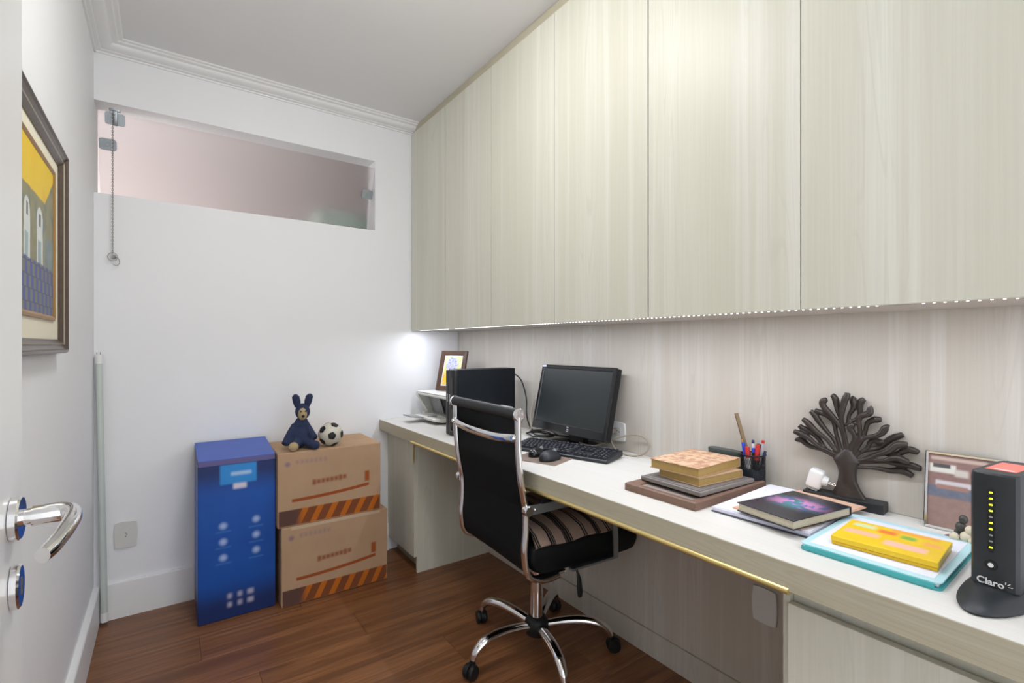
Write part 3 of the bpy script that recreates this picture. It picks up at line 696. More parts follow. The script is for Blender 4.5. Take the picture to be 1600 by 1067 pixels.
# mechanism, column
obj('tilt_mechanism', box(-0.075, 0.10, -0.085, 0.085, 0.385, 0.420, 0.010), 'black', ch, 40)
for s in (-1, 1): obj('rail_end_plate', box(-0.16, -0.03, s * 0.235 - 0.018 - (0.05 if s > 0 else -0.05), s * 0.235 + 0.012, 0.404, 0.412, 0.002), 'chrome', ch)
obj('column_collar', lathe(bmesh.new(), [(0.031, 0.345), (0.033, 0.352), (0.030, 0.388)], seg=24), 'black', ch, 40)
obj('gas_column', lathe(bmesh.new(), [(0.0255, 0.120), (0.0255, 0.348)], seg=28), 'chrome', ch, 40)
obj('hub', lathe(bmesh.new(), [(0.030, 0.062), (0.044, 0.070), (0.050, 0.090), (0.048, 0.116), (0.036, 0.134), (0.027, 0.138)], seg=28), 'black', ch, 40)
lv = obj('height_lever', tube(bmesh.new(), spline([(0.02, -0.05, 0.400), (0.05, -0.11, 0.395), (0.065, -0.155, 0.385), (0.070, -0.170, 0.350)], 5), 0.0045, 8), 'black', ch, 50)
obj('lever_grip', tube(bmesh.new(), [(0.070, -0.170, 0.352), (0.072, -0.175, 0.330), (0.074, -0.178, 0.285), (0.074, -0.178, 0.268)], [0.007, 0.010, 0.013, 0.009], 12, (1, 0.6)), 'black', lv, 50)
for k in range(5):
    a = R(38 + 72 * k); e = Vector((math.cos(a), math.sin(a), 0))
    P = spline([e * 0.035 + Vector((0, 0, 0.104)), e * 0.10 + Vector((0, 0, 0.116)), e * 0.18 + Vector((0, 0, 0.122)), e * 0.245 + Vector((0, 0, 0.112)), e * 0.280 + Vector((0, 0, 0.088)), e * 0.292 + Vector((0, 0, 0.062))], 5)
    lg = obj('leg', tube(bmesh.new(), P, [0.017, 0.019, 0.0195, 0.019, 0.016, 0.012], 14, (0.85, 1.05), ), 'chrome', ch, 60)
    c0 = e * 0.292; rot = Matrix.Rotation(a + (0.9, -0.6, 0.35, 1.2, 0.2)[k], 4, 'Z'); bm = bmesh.new()
    for s in (-1, 1):
        q = bmesh.new(); lathe(q, [(0.010, 0.004 * s), (0.024, 0.0045 * s), (0.0262, 0.008 * s), (0.0262, 0.017 * s), (0.023, 0.0215 * s), (0.008, 0.0225 * s)], (0.012, 0, 0.0262), 22, 'y'); merge(bm, q, Matrix.Translation(c0) @ rot)
    q = bmesh.new(); tube(q, [(0.012 + 0.031 * math.cos(R(w)), 0, 0.0262 + 0.031 * math.sin(R(w))) for w in range(20, 201, 20)], 0.006, 8, (0.35, 3.0), up=(0, 1, 0)) if False else lathe(q, [(0.010, 0.040), (0.011, 0.064)], (0, 0, 0), 12); merge(bm, q, Matrix.Translation(c0) @ rot)
    q = bmesh.new(); lathe(q, [(0.0285, -0.0035), (0.0285, 0.0035)], (0.012, 0, 0.0288), 22, 'y'); merge(bm, q, Matrix.Translation(c0) @ rot)
    cs = obj('caster', bm, 'black', lg, 40)
# striped cloth lying on the seat
rows = []
for i in range(15):
    xv = -0.168 + 0.365 * i / 14; r_ = []
    for j in range(17):
        yv = -0.236 + 0.472 * j / 16; f = 1 - (abs(yv) / 0.236) ** 4; fx = 1 - max(0, (xv - 0.06) / 0.14) ** 3 * 0.6 if xv > 0.06 else 1
        zz = 0.529 + 0.038 * f * fx + 0.004 * math.sin(i * 0.9 + j * 0.4)
        if abs(yv) > 0.22: zz -= 0.012
        r_.append((xv + 0.008 * math.sin(j * 0.7), yv, zz))
    rows.append(r_)
cl = sheet(rows, -0.010, 'stripe', 'seat_cloth', None); cl.location = (CHX, CHY, 0.0); cl.rotation_euler = (0, 0, CHR)
tag(cl, 'beige cloth with black stripes folded on the seat of the office chair', 'cloth')

# ================================================================== ON THE WORKTOP
# --- computer tower
t = thing('computer_tower', 'slim black desktop computer standing upright on the worktop', 'computer', (1.142, 2.060, DZ))
TW, TD, TH = 0.095, 0.336, 0.318
obj('case', box(0, TD, 0.0, TW, 0.004, TH, 0.002), 'pcside', t)
fp = obj('front_bezel', box(-0.020, 0.0, 0.0, TW * 0.60, 0.002, TH - 0.001, 0.003), 'black', t, 30)
obj('front_bezel', box(-0.017, 0.0, TW * 0.62, TW, 0.002, TH - 0.003, 0.006), 'darkgrey', t, 30)
obj('drive_slot', box(-0.0208, -0.0195, 0.018, 0.034, 0.160, 0.282, 0.0004, 1), 'blackgloss', fp)
obj('drive_button', box(-0.0215, -0.0195, 0.042, 0.047, 0.15, 0.20, 0.0006, 1), 'alu', fp)
obj('drive_slot', box(-0.0208, -0.0195, 0.014, 0.040, 0.020, 0.130, 0.0004, 1), 'blackgloss', fp)
obj('port_cover', box(-0.0208, -0.0195, 0.018, 0.030, 0.026, 0.042, 0.0004, 1), 'alu', fp)
obj('badge', box(-0.0182, -0.0168, 0.068, 0.082, 0.16, 0.20, 0.0005, 1), 'greyplastic', fp)
for fy in (0.012, TW - 0.012):
    for fx in (0.03, TD - 0.03): obj('foot', lathe(bmesh.new(), [(0.008, 0), (0.008, 0.005)], (fx, fy, 0), 12), 'rubber', t, 40)
# --- white carton in front of the tower
tt = thing('white_carton', 'small white box behind the top of the chair, beside the computer tower', 'box', (1.262, 1.955, DZ))
obj('carton', box(0, 0.125, 0, 0.095, 0, 0.130, 0.002), 'paper', tt)
obj('lid', box(-0.001, 0.126, -0.001, 0.096, 0.1305, 0.134, 0.0008, 1), 'white', tt)
# --- printer
t = thing('printer', 'white inkjet printer in the far corner behind the computer tower', 'printer', (1.235, 2.300, DZ))
PY = 0.44
body = [(0.055, 0.0), (0.30, 0.0), (0.30, 0.150), (0.0, 0.157), (-0.004, 0.152), (-0.004, 0.143), (0.070, 0.139), (0.105, 0.030), (0.055, 0.030)]
obj('body', prism(bmesh.new(), body, 0.032, PY - 0.032, 'y'), 'offwhite', t)
cheek = [(0.040, 0.0), (0.30, 0.0), (0.30, 0.150), (0.0, 0.157), (-0.004, 0.150), (-0.002, 0.138), (0.060, 0.040), (0.038, 0.034)]
for a, b in ((0.0, 0.031), (PY - 0.031, PY)): obj('side_cheek', prism(bmesh.new(), cheek, a, b, 'y'), 'offwhite', t)
obj('scanner_lid', box(-0.002, 0.302, 0.001, PY - 0.001, 0.1575, 0.163, 0.002), 'white', t)
obj('inner_bay', prism(bmesh.new(), [(0.068, 0.137), (0.066, 0.137), (0.100, 0.032), (0.104, 0.032)], 0.06, 0.26, 'y'), 'black', t)
obj('inner_panel', prism(bmesh.new(), [(0.064, 0.137), (0.060, 0.137), (0.094, 0.032), (0.098, 0.032)], 0.262, 0.405, 'y'), 'greyplastic', t)
tr = obj('paper_tray', prism(bmesh.new(), [(0.056, 0.012), (0.056, 0.026), (-0.035, 0.034), (-0.046, 0.030), (-0.046, 0.020), (0.0, 0.012)], 0.10, 0.36, 'y'), 'offwhite', t)
obj('tray_flap', prism(bmesh.new(), [(-0.046, 0.030), (-0.046, 0.025), (-0.125, 0.035), (-0.125, 0.041)], 0.24, 0.345, 'y'), 'greyplastic', tr)
obj('paper_guide', box(-0.035, 0.02, 0.205, 0.216, 0.030, 0.041, 0.002), 'greyplastic', tr)
# --- framed drawing on the printer
g = G('drawing_print', 0.5)
x, y, z = g.xyz()
n1 = g.noise(g.tc(), 26, 4, 0.6, 2.0); n2 = g.noise(g.tc(), 60, 3, 0.6, 1.5)
c = g.mix(g.mr(z, 0.06, 0.16), (0.80, 0.55, 0.02), (0.70, 0.72, 0.30))
c = g.mix(g.mr(n1, 0.52, 0.6, 0, 0.5), c, (0.80, 0.78, 0.55))
blob = g.m('MULTIPLY', g.disc(x, z, 0.088, 0.155, 0.042, 0.012, 1.0), 1.0)
c = g.mix(blob, c, (0.62, 0.64, 0.80))
c = g.mix(g.m('MULTIPLY', blob, g.mr(g.m('ABSOLUTE', g.m('SUBTRACT', n2, 0.5)), 0.05, 0.02)), c, (0.16, 0.17, 0.45))
c = g.mix(g.m('MULTIPLY', g.mr(z, 0.11, 0.09), g.mr(g.m('ABSOLUTE', g.m('SUBTRACT', n1, 0.5)), 0.03, 0.01)), c, (0.70, 0.25, 0.10))
g.color(c); M['drawing'] = g.mat
t = thing('picture_frame', 'dark wood picture frame with a yellow drawing standing on the printer', 'picture frame', (1.325, 2.650, DZ + 0.1665), R(-65))
lean = Matrix.Rotation(R(-15), 4, 'X')
FW, FH = 0.188, 0.240
def xzframe(w, h, prof):
    bm = bmesh.new(); rings = [[bm.verts.new((p, -b, q)) for p, q in ((a, a), (w - a, a), (w - a, h - a), (a, h - a))] for a, b in prof]; n = len(prof)
    for i in range(n):
        A, B = rings[i], rings[(i + 1) % n]
        for k in range(4): bm.faces.new((A[k], A[(k + 1) % 4], B[(k + 1) % 4], B[k]))
    return bm
for nm, bm, mt in (('frame', xzframe(FW, FH, [(0, 0), (0, 0.014), (0.003, 0.016), (0.026, 0.013), (0.028, 0.009), (0.028, 0.0)]), 'walnut'),
                   ('white_border', xzframe(FW, FH, [(0.0275, 0.006), (0.0275, 0.0078), (0.034, 0.0078), (0.034, 0.006)]), 'paper'),
                   ('drawing', box(0.0335, FW - 0.0335, -0.0072, -0.006, 0.0335, FH - 0.0335), 'drawing'),
                   ('back_board', box(0.020, FW - 0.020, -0.0058, -0.002, 0.020, FH - 0.020), 'black')):
    bm.transform(lean); obj(nm, bm, mt, t)
obj('easel_back', prism(bmesh.new(), [(0.040, 0.14), (0.044, 0.14), (0.100, -0.003), (0.094, -0.003)], 0.08, 0.11, 'x'), 'black', t)
# --- monitor
t = thing('monitor', 'black flat computer monitor tilted back on its stand', 'monitor', (1.452, 1.606, DZ))
th = R(13); mm = Matrix.Translation((-0.031, 0, 0.050)) @ Matrix.Rotation(th, 4, 'Y')
MW, MH = 0.474, 0.302
def mon(name, bm, mat, par, sm=30):
    bm.transform(mm); return obj(name, bm, mat, par, sm)
bm = prism(bmesh.new(), rrect(MW, MH, 0.008, 4, 0, MH / 2), 0.004, 0.030, 'x'); bbox(bm, 0.029, 0.050, -0.15, 0.15, 0.04, 0.25, 0.012)
ca = mon('housing', bm, 'black', t)
bz = bmesh.new(); rings = [[bz.verts.new((b, p, q)) for p, q in ((-MW / 2 + a, a * k0), (MW / 2 - a, a * k0), (MW / 2 - a, MH - a), (-MW / 2 + a, MH - a))] for a, b, k0 in ((0.0, 0.006, 1), (0.0, -0.002, 1), (0.003, -0.004, 1), (0.015, -0.004, 2.4), (0.018, 0.001, 2.2), (0.018, 0.006, 2.2))]
for i in range(len(rings)):
    A, B = rings[i], rings[(i + 1) % len(rings)]
    for k in range(4): bz.faces.new((A[k], A[(k + 1) % 4], B[(k + 1) % 4], B[k]))
be = mon('bezel', bz, 'blackgloss', t)
mon('screen', box(0.0005, 0.0035, -MW / 2 + 0.0165, MW / 2 - 0.0165, 0.036, MH - 0.0165), 'screen', t)
mon('badge', lathe(bmesh.new(), [(0.007, -0.0055), (0.0075, -0.005), (0.0075, -0.0035)], (0, -0.012, 0.017), 20, 'x'), 'silver', be)
me = text_mesh('hp', 0.010); tx = obj('badge_lettering', me, 'black', be); me.transform(mm @ Matrix.Translation((-0.0058, -0.012, 0.0175)) @ Matrix.Rotation(R(-90), 4, 'Z') @ Matrix.Rotation(R(90), 4, 'X'))
mon('badge_plate', box(-0.0052, -0.0038, -0.018, -0.004, 0.028, 0.0325, 0.0003, 1), 'alu', be)
mon('sticker', box(-0.0046, -0.0040, 0.205, 0.232, 0.290, 0.300), plain('sticker', (0.60, 0.60, 0.75), 0.4), be)
mon('label_strip', box(-0.0046, -0.0040, -0.222, -0.165, 0.006, 0.024), 'blackgloss', be)
obj('neck', prism(bmesh.new(), [(0.030, 0.008), (0.062, 0.008), (0.056, 0.14), (0.040, 0.14)], -0.045, 0.045, 'y'), 'black', t)
obj('foot', prism(bmesh.new(), rrect(0.16, 0.21, 0.05, 6, 0.015, 0), 0, 0.010, 'z'), 'blackgloss', t, 40)
# --- keyboard
KR = R(18)
t = thing('keyboard', 'black full-size keyboard lying in front of the monitor', 'keyboard', (1.319, 1.262, DZ), KR)
KW, KD = 0.445, 0.140
bm = prism(bmesh.new(), [(0, 0.002), (KD, 0.006), (KD, 0.026), (KD - 0.004, 0.028), (0.004, 0.014), (0, 0.011)], 0, KW, 'y')
bmesh.ops.bevel(bm, geom=[e for e in bm.edges if abs(e.verts[0].co.y - e.verts[1].co.y) < 1e-6], offset=0.002, segments=1, affect='EDGES')
obj('body', bm, 'darkgrey', t)
for fy in (0.03, KW - 0.04): obj('foot', box(0.115, 0.128, fy, fy + 0.02, 0.0, 0.010, 0.001, 1), 'black', t)
slope = math.atan2(0.014, KD - 0.008); km = {}
legend = plain('key_legend', (0.55, 0.56, 0.60), 0.5)
def key(cx, cy, wx, wy):
    kk = (round(wx, 4), round(wy, 4))
    if kk not in km:
        bm = bmesh.new(); b0 = [(-wx / 2, -wy / 2), (wx / 2, -wy / 2), (wx / 2, wy / 2), (-wx / 2, wy / 2)]
        A = [bm.verts.new((p, q, 0)) for p, q in b0]; B = [bm.verts.new((p * 0.74, q * 0.74, 0.0075)) for p, q in b0]
        bm.faces.new(B)
        for k in range(4): bm.faces.new((A[k], A[(k + 1) % 4], B[(k + 1) % 4], B[k]))
        bm.faces.new(A[::-1])
        L = [bm.verts.new((wx * 0.05 + p * 0.16, wy * 0.12 + q * 0.13, 0.0077)) for p, q in b0]; f = bm.faces.new(L); f.material_index = 1
        m2 = bpy.data.meshes.new('key'); bmesh.ops.recalc_face_normals(bm, faces=list(bm.faces)); bm.to_mesh(m2); bm.free(); m2.materials.append(M['key']); m2.materials.append(legend); km[kk] = m2
    obj('key', km[kk], None, t, loc=(cx, cy, 0.0142 + (cx - 0.004) * math.tan(slope)), rot=(0, -slope, 0))
# rows counted from the front; y runs to the left as the typist sees it, numeric pad at small y
U = 0.0182
for r_ in range(6):
    cx = 0.016 + r_ * 0.0192 + (0.006 if r_ == 5 else 0)
    for k in range(4):
        if r_ == 5 and k > 2: continue
        key(cx, 0.018 + k * U, 0.0168, 0.0168)
    if r_ in (0, 3, 4, 5):
        for k in range(3): key(cx, 0.101 + k * U, 0.0168, 0.0168)
    if r_ == 1: key(cx, 0.101 + U, 0.0168, 0.0168)
    y0 = 0.160
    if r_ == 0:
        for w in (1.3, 1.3, 1.3, 5.6, 1.3, 1.3, 1.3): key(cx, y0 + w * U / 2, 0.0168, w * U - 0.0014); y0 += w * U
    else:
        ws = {1: [2.4] + [1] * 10 + [1.9], 2: [2.1] + [1] * 11 + [1.6], 3: [1.5] + [1] * 12 + [1.4], 4: [1.9] + [1] * 13, 5: [1.1] * 13}[r_]
        f = 14.4 / sum(ws)
        for w in ws: key(cx, y0 + w * f * U / 2, 0.0168, w * f * U - 0.0014); y0 += w * f * U
obj('brand_strip', box(0.128, 0.1285, 0.10, 0.14, 0.0268, 0.0272), 'alu', t)
# --- mouse pad and two mice
t = thing('mouse_pad', 'thin brown mouse pad under the two computer mice', 'mouse pad', (1.196, 1.472, DZ), R(20))
obj('pad', box(-0.085, 0.085, -0.095, 0.10, 0.0004, 0.0032, 0.0008, 1), plain('pad_cork', (0.20, 0.15, 0.12), 0.8, 0, 0.2, 120), t)
obj('pad_edge', xz if False else box(-0.0855, 0.0855, -0.0955, 0.1005, 0.0, 0.0014), 'cream', t)
def mouse(label, loc, rz, L_, W2, H2, mat):
    t = thing('computer_mouse', label, 'mouse', loc, rz, 'computer mice')
    bm = bmesh.new(); bmesh.ops.create_uvsphere(bm, u_segments=24, v_segments=16, radius=1)
    for v in bm.verts:
        x, y, z = v.co; v.co = Vector((x * L_ / 2, y * W2 / 2 * (1 - 0.10 * math.exp(-(x * 3) ** 2)), max(0.0, (z + 0.25) / 1.25 * H2 * (1 - 0.18 * x)))) if z > -0.25 else Vector((x * L_ / 2 * 0.97, y * W2 / 2 * 0.97, 0.0004))
    b = obj('shell', bm, mat, t, 60)
    obj('scroll_wheel', lathe(bmesh.new(), [(0.006, -0.003), (0.009, -0.0025), (0.009, 0.0025), (0.006, 0.003)], (L_ * 0.26, 0, H2 * 0.80), 16, 'y'), 'greyplastic', t, 40)
    obj('button_seam', box(L_ * 0.08, L_ * 0.20, -0.0006, 0.0006, H2 * 0.93, H2 * 0.985), 'gap', t)
    if mat == 'darkgrey': obj('logo', box(-L_ * 0.31, -L_ * 0.24, -0.004, 0.004, H2 * 0.86, H2 * 0.905, 0.0005, 1), 'silver', t)
mouse('larger grey-black computer mouse on the pad, nearer the keyboard', (1.192, 1.434, DZ + 0.0033), R(12), 0.108, 0.066, 0.036, 'darkgrey')
mouse('smaller glossy black computer mouse on the pad, nearer the chair back', (1.192, 1.512, DZ + 0.0033), R(8), 0.088, 0.055, 0.031, 'blackgloss')
# --- cables
tag(obj('tower_cable', tube(bmesh.new(), spline([(1.478, 2.085, 1.055), (1.495, 2.072, 1.056), (1.515, 2.05, 1.02), (1.520, 2.02, 0.94), (1.500, 1.99, 0.86), (1.500, 1.96, 0.80), (1.505, 1.92, DZ + 0.004)], 8), 0.0035, 8), 'black', None, 60), 'thin black cable hanging from the back of the computer tower', 'cable')
tag(obj('coiled_cable', tube(bmesh.new(), spline([(1.46 + 0.05 * math.cos(a) + 0.012 * math.sin(3 * a), 1.85 + 0.075 * math.sin(a) - 0.004 * a, DZ + 0.0045 + 0.0016 * a) for a in [k * 0.7 for k in range(22)]] + [(1.47, 1.72, DZ + 0.022), (1.535, 1.66, DZ + 0.016)], 4), 0.0032, 8), 'black', None, 60), 'loose black cable coiled on the worktop behind the keyboard', 'cable')
tag(obj('white_cable', tube(bmesh.new(), spline([(1.545, 1.99, 0.93), (1.520, 1.985, 0.86), (1.500, 1.955, 0.815), (1.49, 1.950, DZ + 0.0035), (1.43, 1.962, DZ + 0.0035), (1.38, 1.945, DZ + 0.0035)], 8), 0.0028, 8), 'cream', None, 60), 'thin cream cable running down behind the chair roll', 'cable')
t = thing('power_cord', 'beige power cord looping from the wall outlet behind the monitor', 'cord', (XR - 0.026, 1.428, 0.855))
obj('plug', box(-0.030, 0, -0.014, 0.014, -0.012, 0.012, 0.005), plain('grey_plug', (0.22, 0.19, 0.17), 0.5), t, 40)
ox, oy, oz = XR - 0.026, 1.428, 0.855
obj('cord', tube(bmesh.new(), [(p[0] - ox, p[1] - oy, p[2] - oz) for p in spline([(1.512, 1.428, 0.853), (1.490, 1.410, 0.835), (1.480, 1.370, 0.795), (1.488, 1.310, DZ + 0.004), (1.510, 1.265, DZ + 0.010), (1.530, 1.245, 0.815), (1.535, 1.265, 0.848), (1.520, 1.320, 0.856), (1.490, 1.390, 0.830), (1.455, 1.450, 0.800), (1.450, 1.50, DZ + 0.017), (1.462, 1.56, DZ + 0.015)], 8)], 0.0033, 8), 'beigecord', t, 60)

# --- books and frames in the middle
def book(name, label, cat, loc, rz, L_, W2, H2, cover, pages, group=None, hard=True, top=None):
    """length along local y, width along local x, spine on +x side"""
    t = thing(name, label, cat, loc, rz, group); c = 0.0022
    obj('page_block', box(-W2 / 2 + 0.004, W2 / 2 - 0.003, -L_ / 2 + 0.003, L_ / 2 - 0.003, c, H2 - c), pages, t)
    obj('cover', box(-W2 / 2, W2 / 2, -L_ / 2, L_ / 2, H2 - c, H2, 0.0007, 1), top or cover, t)
    obj('cover', box(-W2 / 2, W2 / 2, -L_ / 2, L_ / 2, 0, c, 0.0007, 1), cover, t)
    obj('spine', box(W2 / 2 - 0.003, W2 / 2, -L_ / 2, L_ / 2, c, H2 - c), cover, t)
    return t
brown = plain('brown_board', (0.19, 0.11, 0.078), 0.55, 0, 0.2, 20)
# flat brown frame
t = thing('flat_frame', 'brown wooden frame lying flat at the bottom of the tan book stack', 'picture frame', (1.318, 0.895, DZ), R(0.5))
bm = bmesh.new(); w, l, p = 0.362, 0.240, [(0, 0), (0, 0.020), (0.004, 0.023), (0.030, 0.018), (0.032, 0.010), (0.032, 0)]
rg = [[bm.verts.new((x, y, b)) for x, y in ((-w / 2 + a, -l / 2 + a), (w / 2 - a, -l / 2 + a), (w / 2 - a, l / 2 - a), (-w / 2 + a, l / 2 - a))] for a, b in p]
for i in range(len(rg)):
    A, B = rg[i], rg[(i + 1) % len(rg)]
    for k in range(4): bm.faces.new((A[k], A[(k + 1) % 4], B[(k + 1) % 4], B[k]))
obj('frame', bm, brown, t)
obj('inner_panel', box(-w / 2 + 0.030, w / 2 - 0.030, -l / 2 + 0.030, l / 2 - 0.030, 0.004, 0.014), plain('inner_grey', (0.30, 0.25, 0.23), 0.5), t)
z1 = DZ + 0.0232
t = thing('grey_board', 'thin grey board between the brown frame and the tan books', 'board', (1.325, 0.895, z1), R(-2))
obj('board', box(-0.130, 0.130, -0.106, 0.106, 0, 0.012, 0.002), plain('grey_cover', (0.22, 0.20, 0.185), 0.5), t)
obj('rim', box(-0.123, 0.123, -0.099, 0.099, 0.0121, 0.0135, 0.0005, 1), plain('grey_rim', (0.17, 0.155, 0.15), 0.5), t)
g = G('tan_cover', 0.6); n1 = g.noise(g.tc(), 45, 3)
g.color(g.mix(g.mr(n1, 0.4, 0.62), (0.62, 0.42, 0.27), (0.42, 0.22, 0.13))); M['tancover'] = g.mat
gold_p = plain('gilt_pages', (0.42, 0.28, 0.09), 0.45, 0, 0.12, 160); tanc = plain('tan_board', (0.50, 0.33, 0.20), 0.6)
book('book', 'tan book with gold page edges, lower of two on the grey board', 'book', (1.332, 0.890, z1 + 0.0137), R(-4), 0.150, 0.200, 0.024, tanc, gold_p, 'tan books')
book('book', 'tan patterned book with gold page edges on top of the stack', 'book', (1.338, 0.910, z1 + 0.0379), R(2), 0.166, 0.228, 0.028, tanc, gold_p, 'tan books', top=M['tancover'])
# dark flat case behind
t = thing('glasses_case', 'dark green-grey flat case behind the tan books by the wall', 'case', (1.5315, 0.925, DZ), R(0))
obj('case_body', prism(bmesh.new(), rrect(0.034, 0.120, 0.014, 5), 0, 0.080, 'z'), plain('case_green', (0.06, 0.075, 0.065), 0.5), t, 40)
obj('case_lid', prism(bmesh.new(), rrect(0.035, 0.121, 0.014, 5), 0.0805, 0.089, 'z'), plain('case_lid_green', (0.075, 0.09, 0.08), 0.5), t, 40)
# --- pen cup
PCX, PCY = 1.505, 0.818
t = thing('pen_cup', 'dark wire mesh pen cup standing by the splashback', 'pen cup', (PCX, PCY, DZ))
rc, hc = 0.036, 0.096
bm = bmesh.new(); tube(bm, [(rc * math.cos(a), rc * math.sin(a), hc) for a in [2 * PI * k / 28 for k in range(28)]], 0.0022, 6, closed=True)
obj('rim', bm, 'black', t, 60)
bm = bmesh.new()
for k in range(32):
    for s in (1, -1):
        P = [((rc - 0.0012) * math.cos(2 * PI * (k + s * j * 0.55) / 32), (rc - 0.0012) * math.sin(2 * PI * (k + s * j * 0.55) / 32), 0.003 + (hc - 0.003) * j / 7) for j in range(8)]
        tube(bm, P, 0.0008, 4)
obj('wire_mesh', bm, 'black', t)
obj('cup_base', lathe(bmesh.new(), [(rc - 0.001, 0), (rc, 0.001), (rc, 0.004), (rc - 0.002, 0.005)], seg=28), 'black', t, 40)
obj('inner_liner', (lambda b: (tube(b, [(0, 0, 0.005), (0, 0, 0.050)], rc - 0.006, 20), b)[-1])(bmesh.new()), plain('smoked_liner', (0.03, 0.045, 0.06), 0.3), t, 40)
def pen(name, label, cat, p0, p1, r, col, capcol, tiplen=0.02, flat=(1, 1), cl=0.3):
    a = Vector((PCX + p0[0], PCY + p0[1], DZ + p0[2])); b = Vector((PCX + p1[0], PCY + p1[1], DZ + p1[2])); d = b - a
    t = thing(name, label, cat, a, 0, 'pens in the cup')
    obj('barrel', tube(bmesh.new(), [d * 0, d * (1 - cl)], r, 12, flat), col, t, 50)
    obj('cap', tube(bmesh.new(), [d * (1 - cl), d * 0.985, d], [r * 1.12, r * 1.12, r * 0.7], 12, flat), capcol, t, 50)
    return t
blue = plain('pen_blue', (0.02, 0.06, 0.60), 0.35); red = plain('pen_red', (0.55, 0.03, 0.03), 0.35); navyp = plain('pencil_navy', (0.02, 0.03, 0.10), 0.4); clear = plain('pen_clear', (0.5, 0.5, 0.52), 0.2)
rl = thing('ruler', 'narrow brown wooden ruler standing taller than the pens in the cup', 'ruler', (PCX + 0.012, PCY + 0.012, DZ + 0.052))
rm = Matrix.Rotation(R(0), 4, 'Z') @ Matrix.Rotation(R(-17), 4, 'X')
bm = box(-0.0012, 0.0012, -0.007, 0.007, 0, 0.172, 0.0004, 1); bm.transform(rm); obj('blade', bm, plain('ruler_wood', (0.26, 0.19, 0.11), 0.45), rl)
bm = box(-0.0016, -0.0012, 0.003, 0.0065, 0.004, 0.170); bm.transform(rm); obj('scale_edge', bm, plain('ruler_edge', (0.14, 0.10, 0.06), 0.5), rl)
pen('pen', 'blue capped pen leaning left in the pen cup', 'pen', (-0.012, 0.012, 0.052), (-0.012, 0.026, 0.130), 0.0048, clear, blue, cl=0.55)
pen('pen', 'yellow pencil leaning furthest left in the pen cup', 'pencil', (0.006, 0.020, 0.052), (0.006, 0.040, 0.136), 0.0032, plain('pencil_yellow', (0.55, 0.33, 0.04), 0.4), plain('pencil_end', (0.40, 0.22, 0.05), 0.5), cl=0.15)
pen('pen', 'navy pencil with a white-banded end upright in the pen cup', 'pencil', (0.002, -0.002, 0.052), (0.002, 0.001, 0.140), 0.0036, 'paper', navyp, cl=0.12)
pen('pen', 'red flat marker left of the navy pencil in the cup', 'marker', (-0.016, 0.004, 0.052), (-0.018, 0.009, 0.120), 0.0065, clear, red, cl=0.5)
pen('pen', 'red and black marker in the right half of the cup', 'marker', (-0.010, -0.014, 0.052), (-0.012, -0.022, 0.130), 0.0060, 'black', red, cl=0.62)
pen('pen', 'clear pen with a small red top behind the red marker', 'pen', (0.010, -0.016, 0.052), (0.012, -0.026, 0.142), 0.0044, clear, red, cl=0.10)
pen('pen', 'black pen leaning furthest right in the pen cup', 'pen', (0.0, -0.022, 0.052), (0.0, -0.039, 0.112), 0.0036, 'black', navyp, cl=0.3)
pen('pen', 'blue ballpoint between the navy pencil and red marker', 'pen', (-0.012, -0.006, 0.052), (-0.014, -0.009, 0.118), 0.0040, 'black', blue, cl=0.2)
pen('pen', 'thick black marker behind the red marker in the cup', 'marker', (0.012, -0.008, 0.052), (0.012, -0.012, 0.128), 0.0062, 'black', 'darkgrey', cl=0.4)
# --- notebook pile
t = thing('paper_pile', 'stack of white papers with a dark cover under the dark book', 'papers', (1.345, 0.642, DZ), R(3))
obj('back_cover', box(-0.165, 0.165, -0.120, 0.118, 0, 0.0035, 0.001, 1), plain('slate_cover', (0.07, 0.075, 0.10), 0.5), t)
obj('paper_block', box(-0.163, 0.163, -0.119, 0.117, 0.0036, 0.0125, 0.001, 1), plain('lilac_paper', (0.66, 0.66, 0.80), 0.7, 0, 0.03), t)
obj('top_sheet', box(-0.158, 0.165, -0.117, 0.113, 0.0126, 0.0142, 0.0003, 1), 'paper', t)
t = thing('peach_folder', 'peach paper folder lying under the dark book', 'folder', (1.345, 0.608, DZ + 0.0143), R(-5))
obj('folder', box(-0.15, 0.15, -0.088, 0.088, 0, 0.003, 0.0005, 1), plain('peach', (0.66, 0.40, 0.27), 0.7), t)
obj('folder_flap', box(-0.146, 0.146, -0.085, 0.085, 0.0031, 0.0046, 0.0003, 1), plain('peach_flap', (0.68, 0.44, 0.32), 0.7), t)
g = G('dark_cover', 0.3); x, y, z = g.xyz(); n1 = g.noise(g.tc(), 24, 3, 0.6, 1.0); n2 = g.noise(g.tc(), 31, 2, 0.5, 1.0)
c = g.mix(g.mr(n1, 0.4, 0.6), (0.03, 0.24, 0.22), (0.10, 0.12, 0.50)); c = g.mix(g.mr(n2, 0.48, 0.6), c, (0.62, 0.25, 0.50))
c = g.mix(g.disc(x, y, 0.015, 0.0, 0.040, 0.03, 0.75), (0.012, 0.013, 0.022), c); g.color(c); M['darkcover'] = g.mat
book('book', 'thick dark book with a colourful cover picture on the white papers', 'book', (1.278, 0.592, DZ + 0.0190), R(-9), 0.150, 0.222, 0.022, plain('black_cover', (0.014, 0.015, 0.022), 0.35), 'cream', top=M['darkcover'])
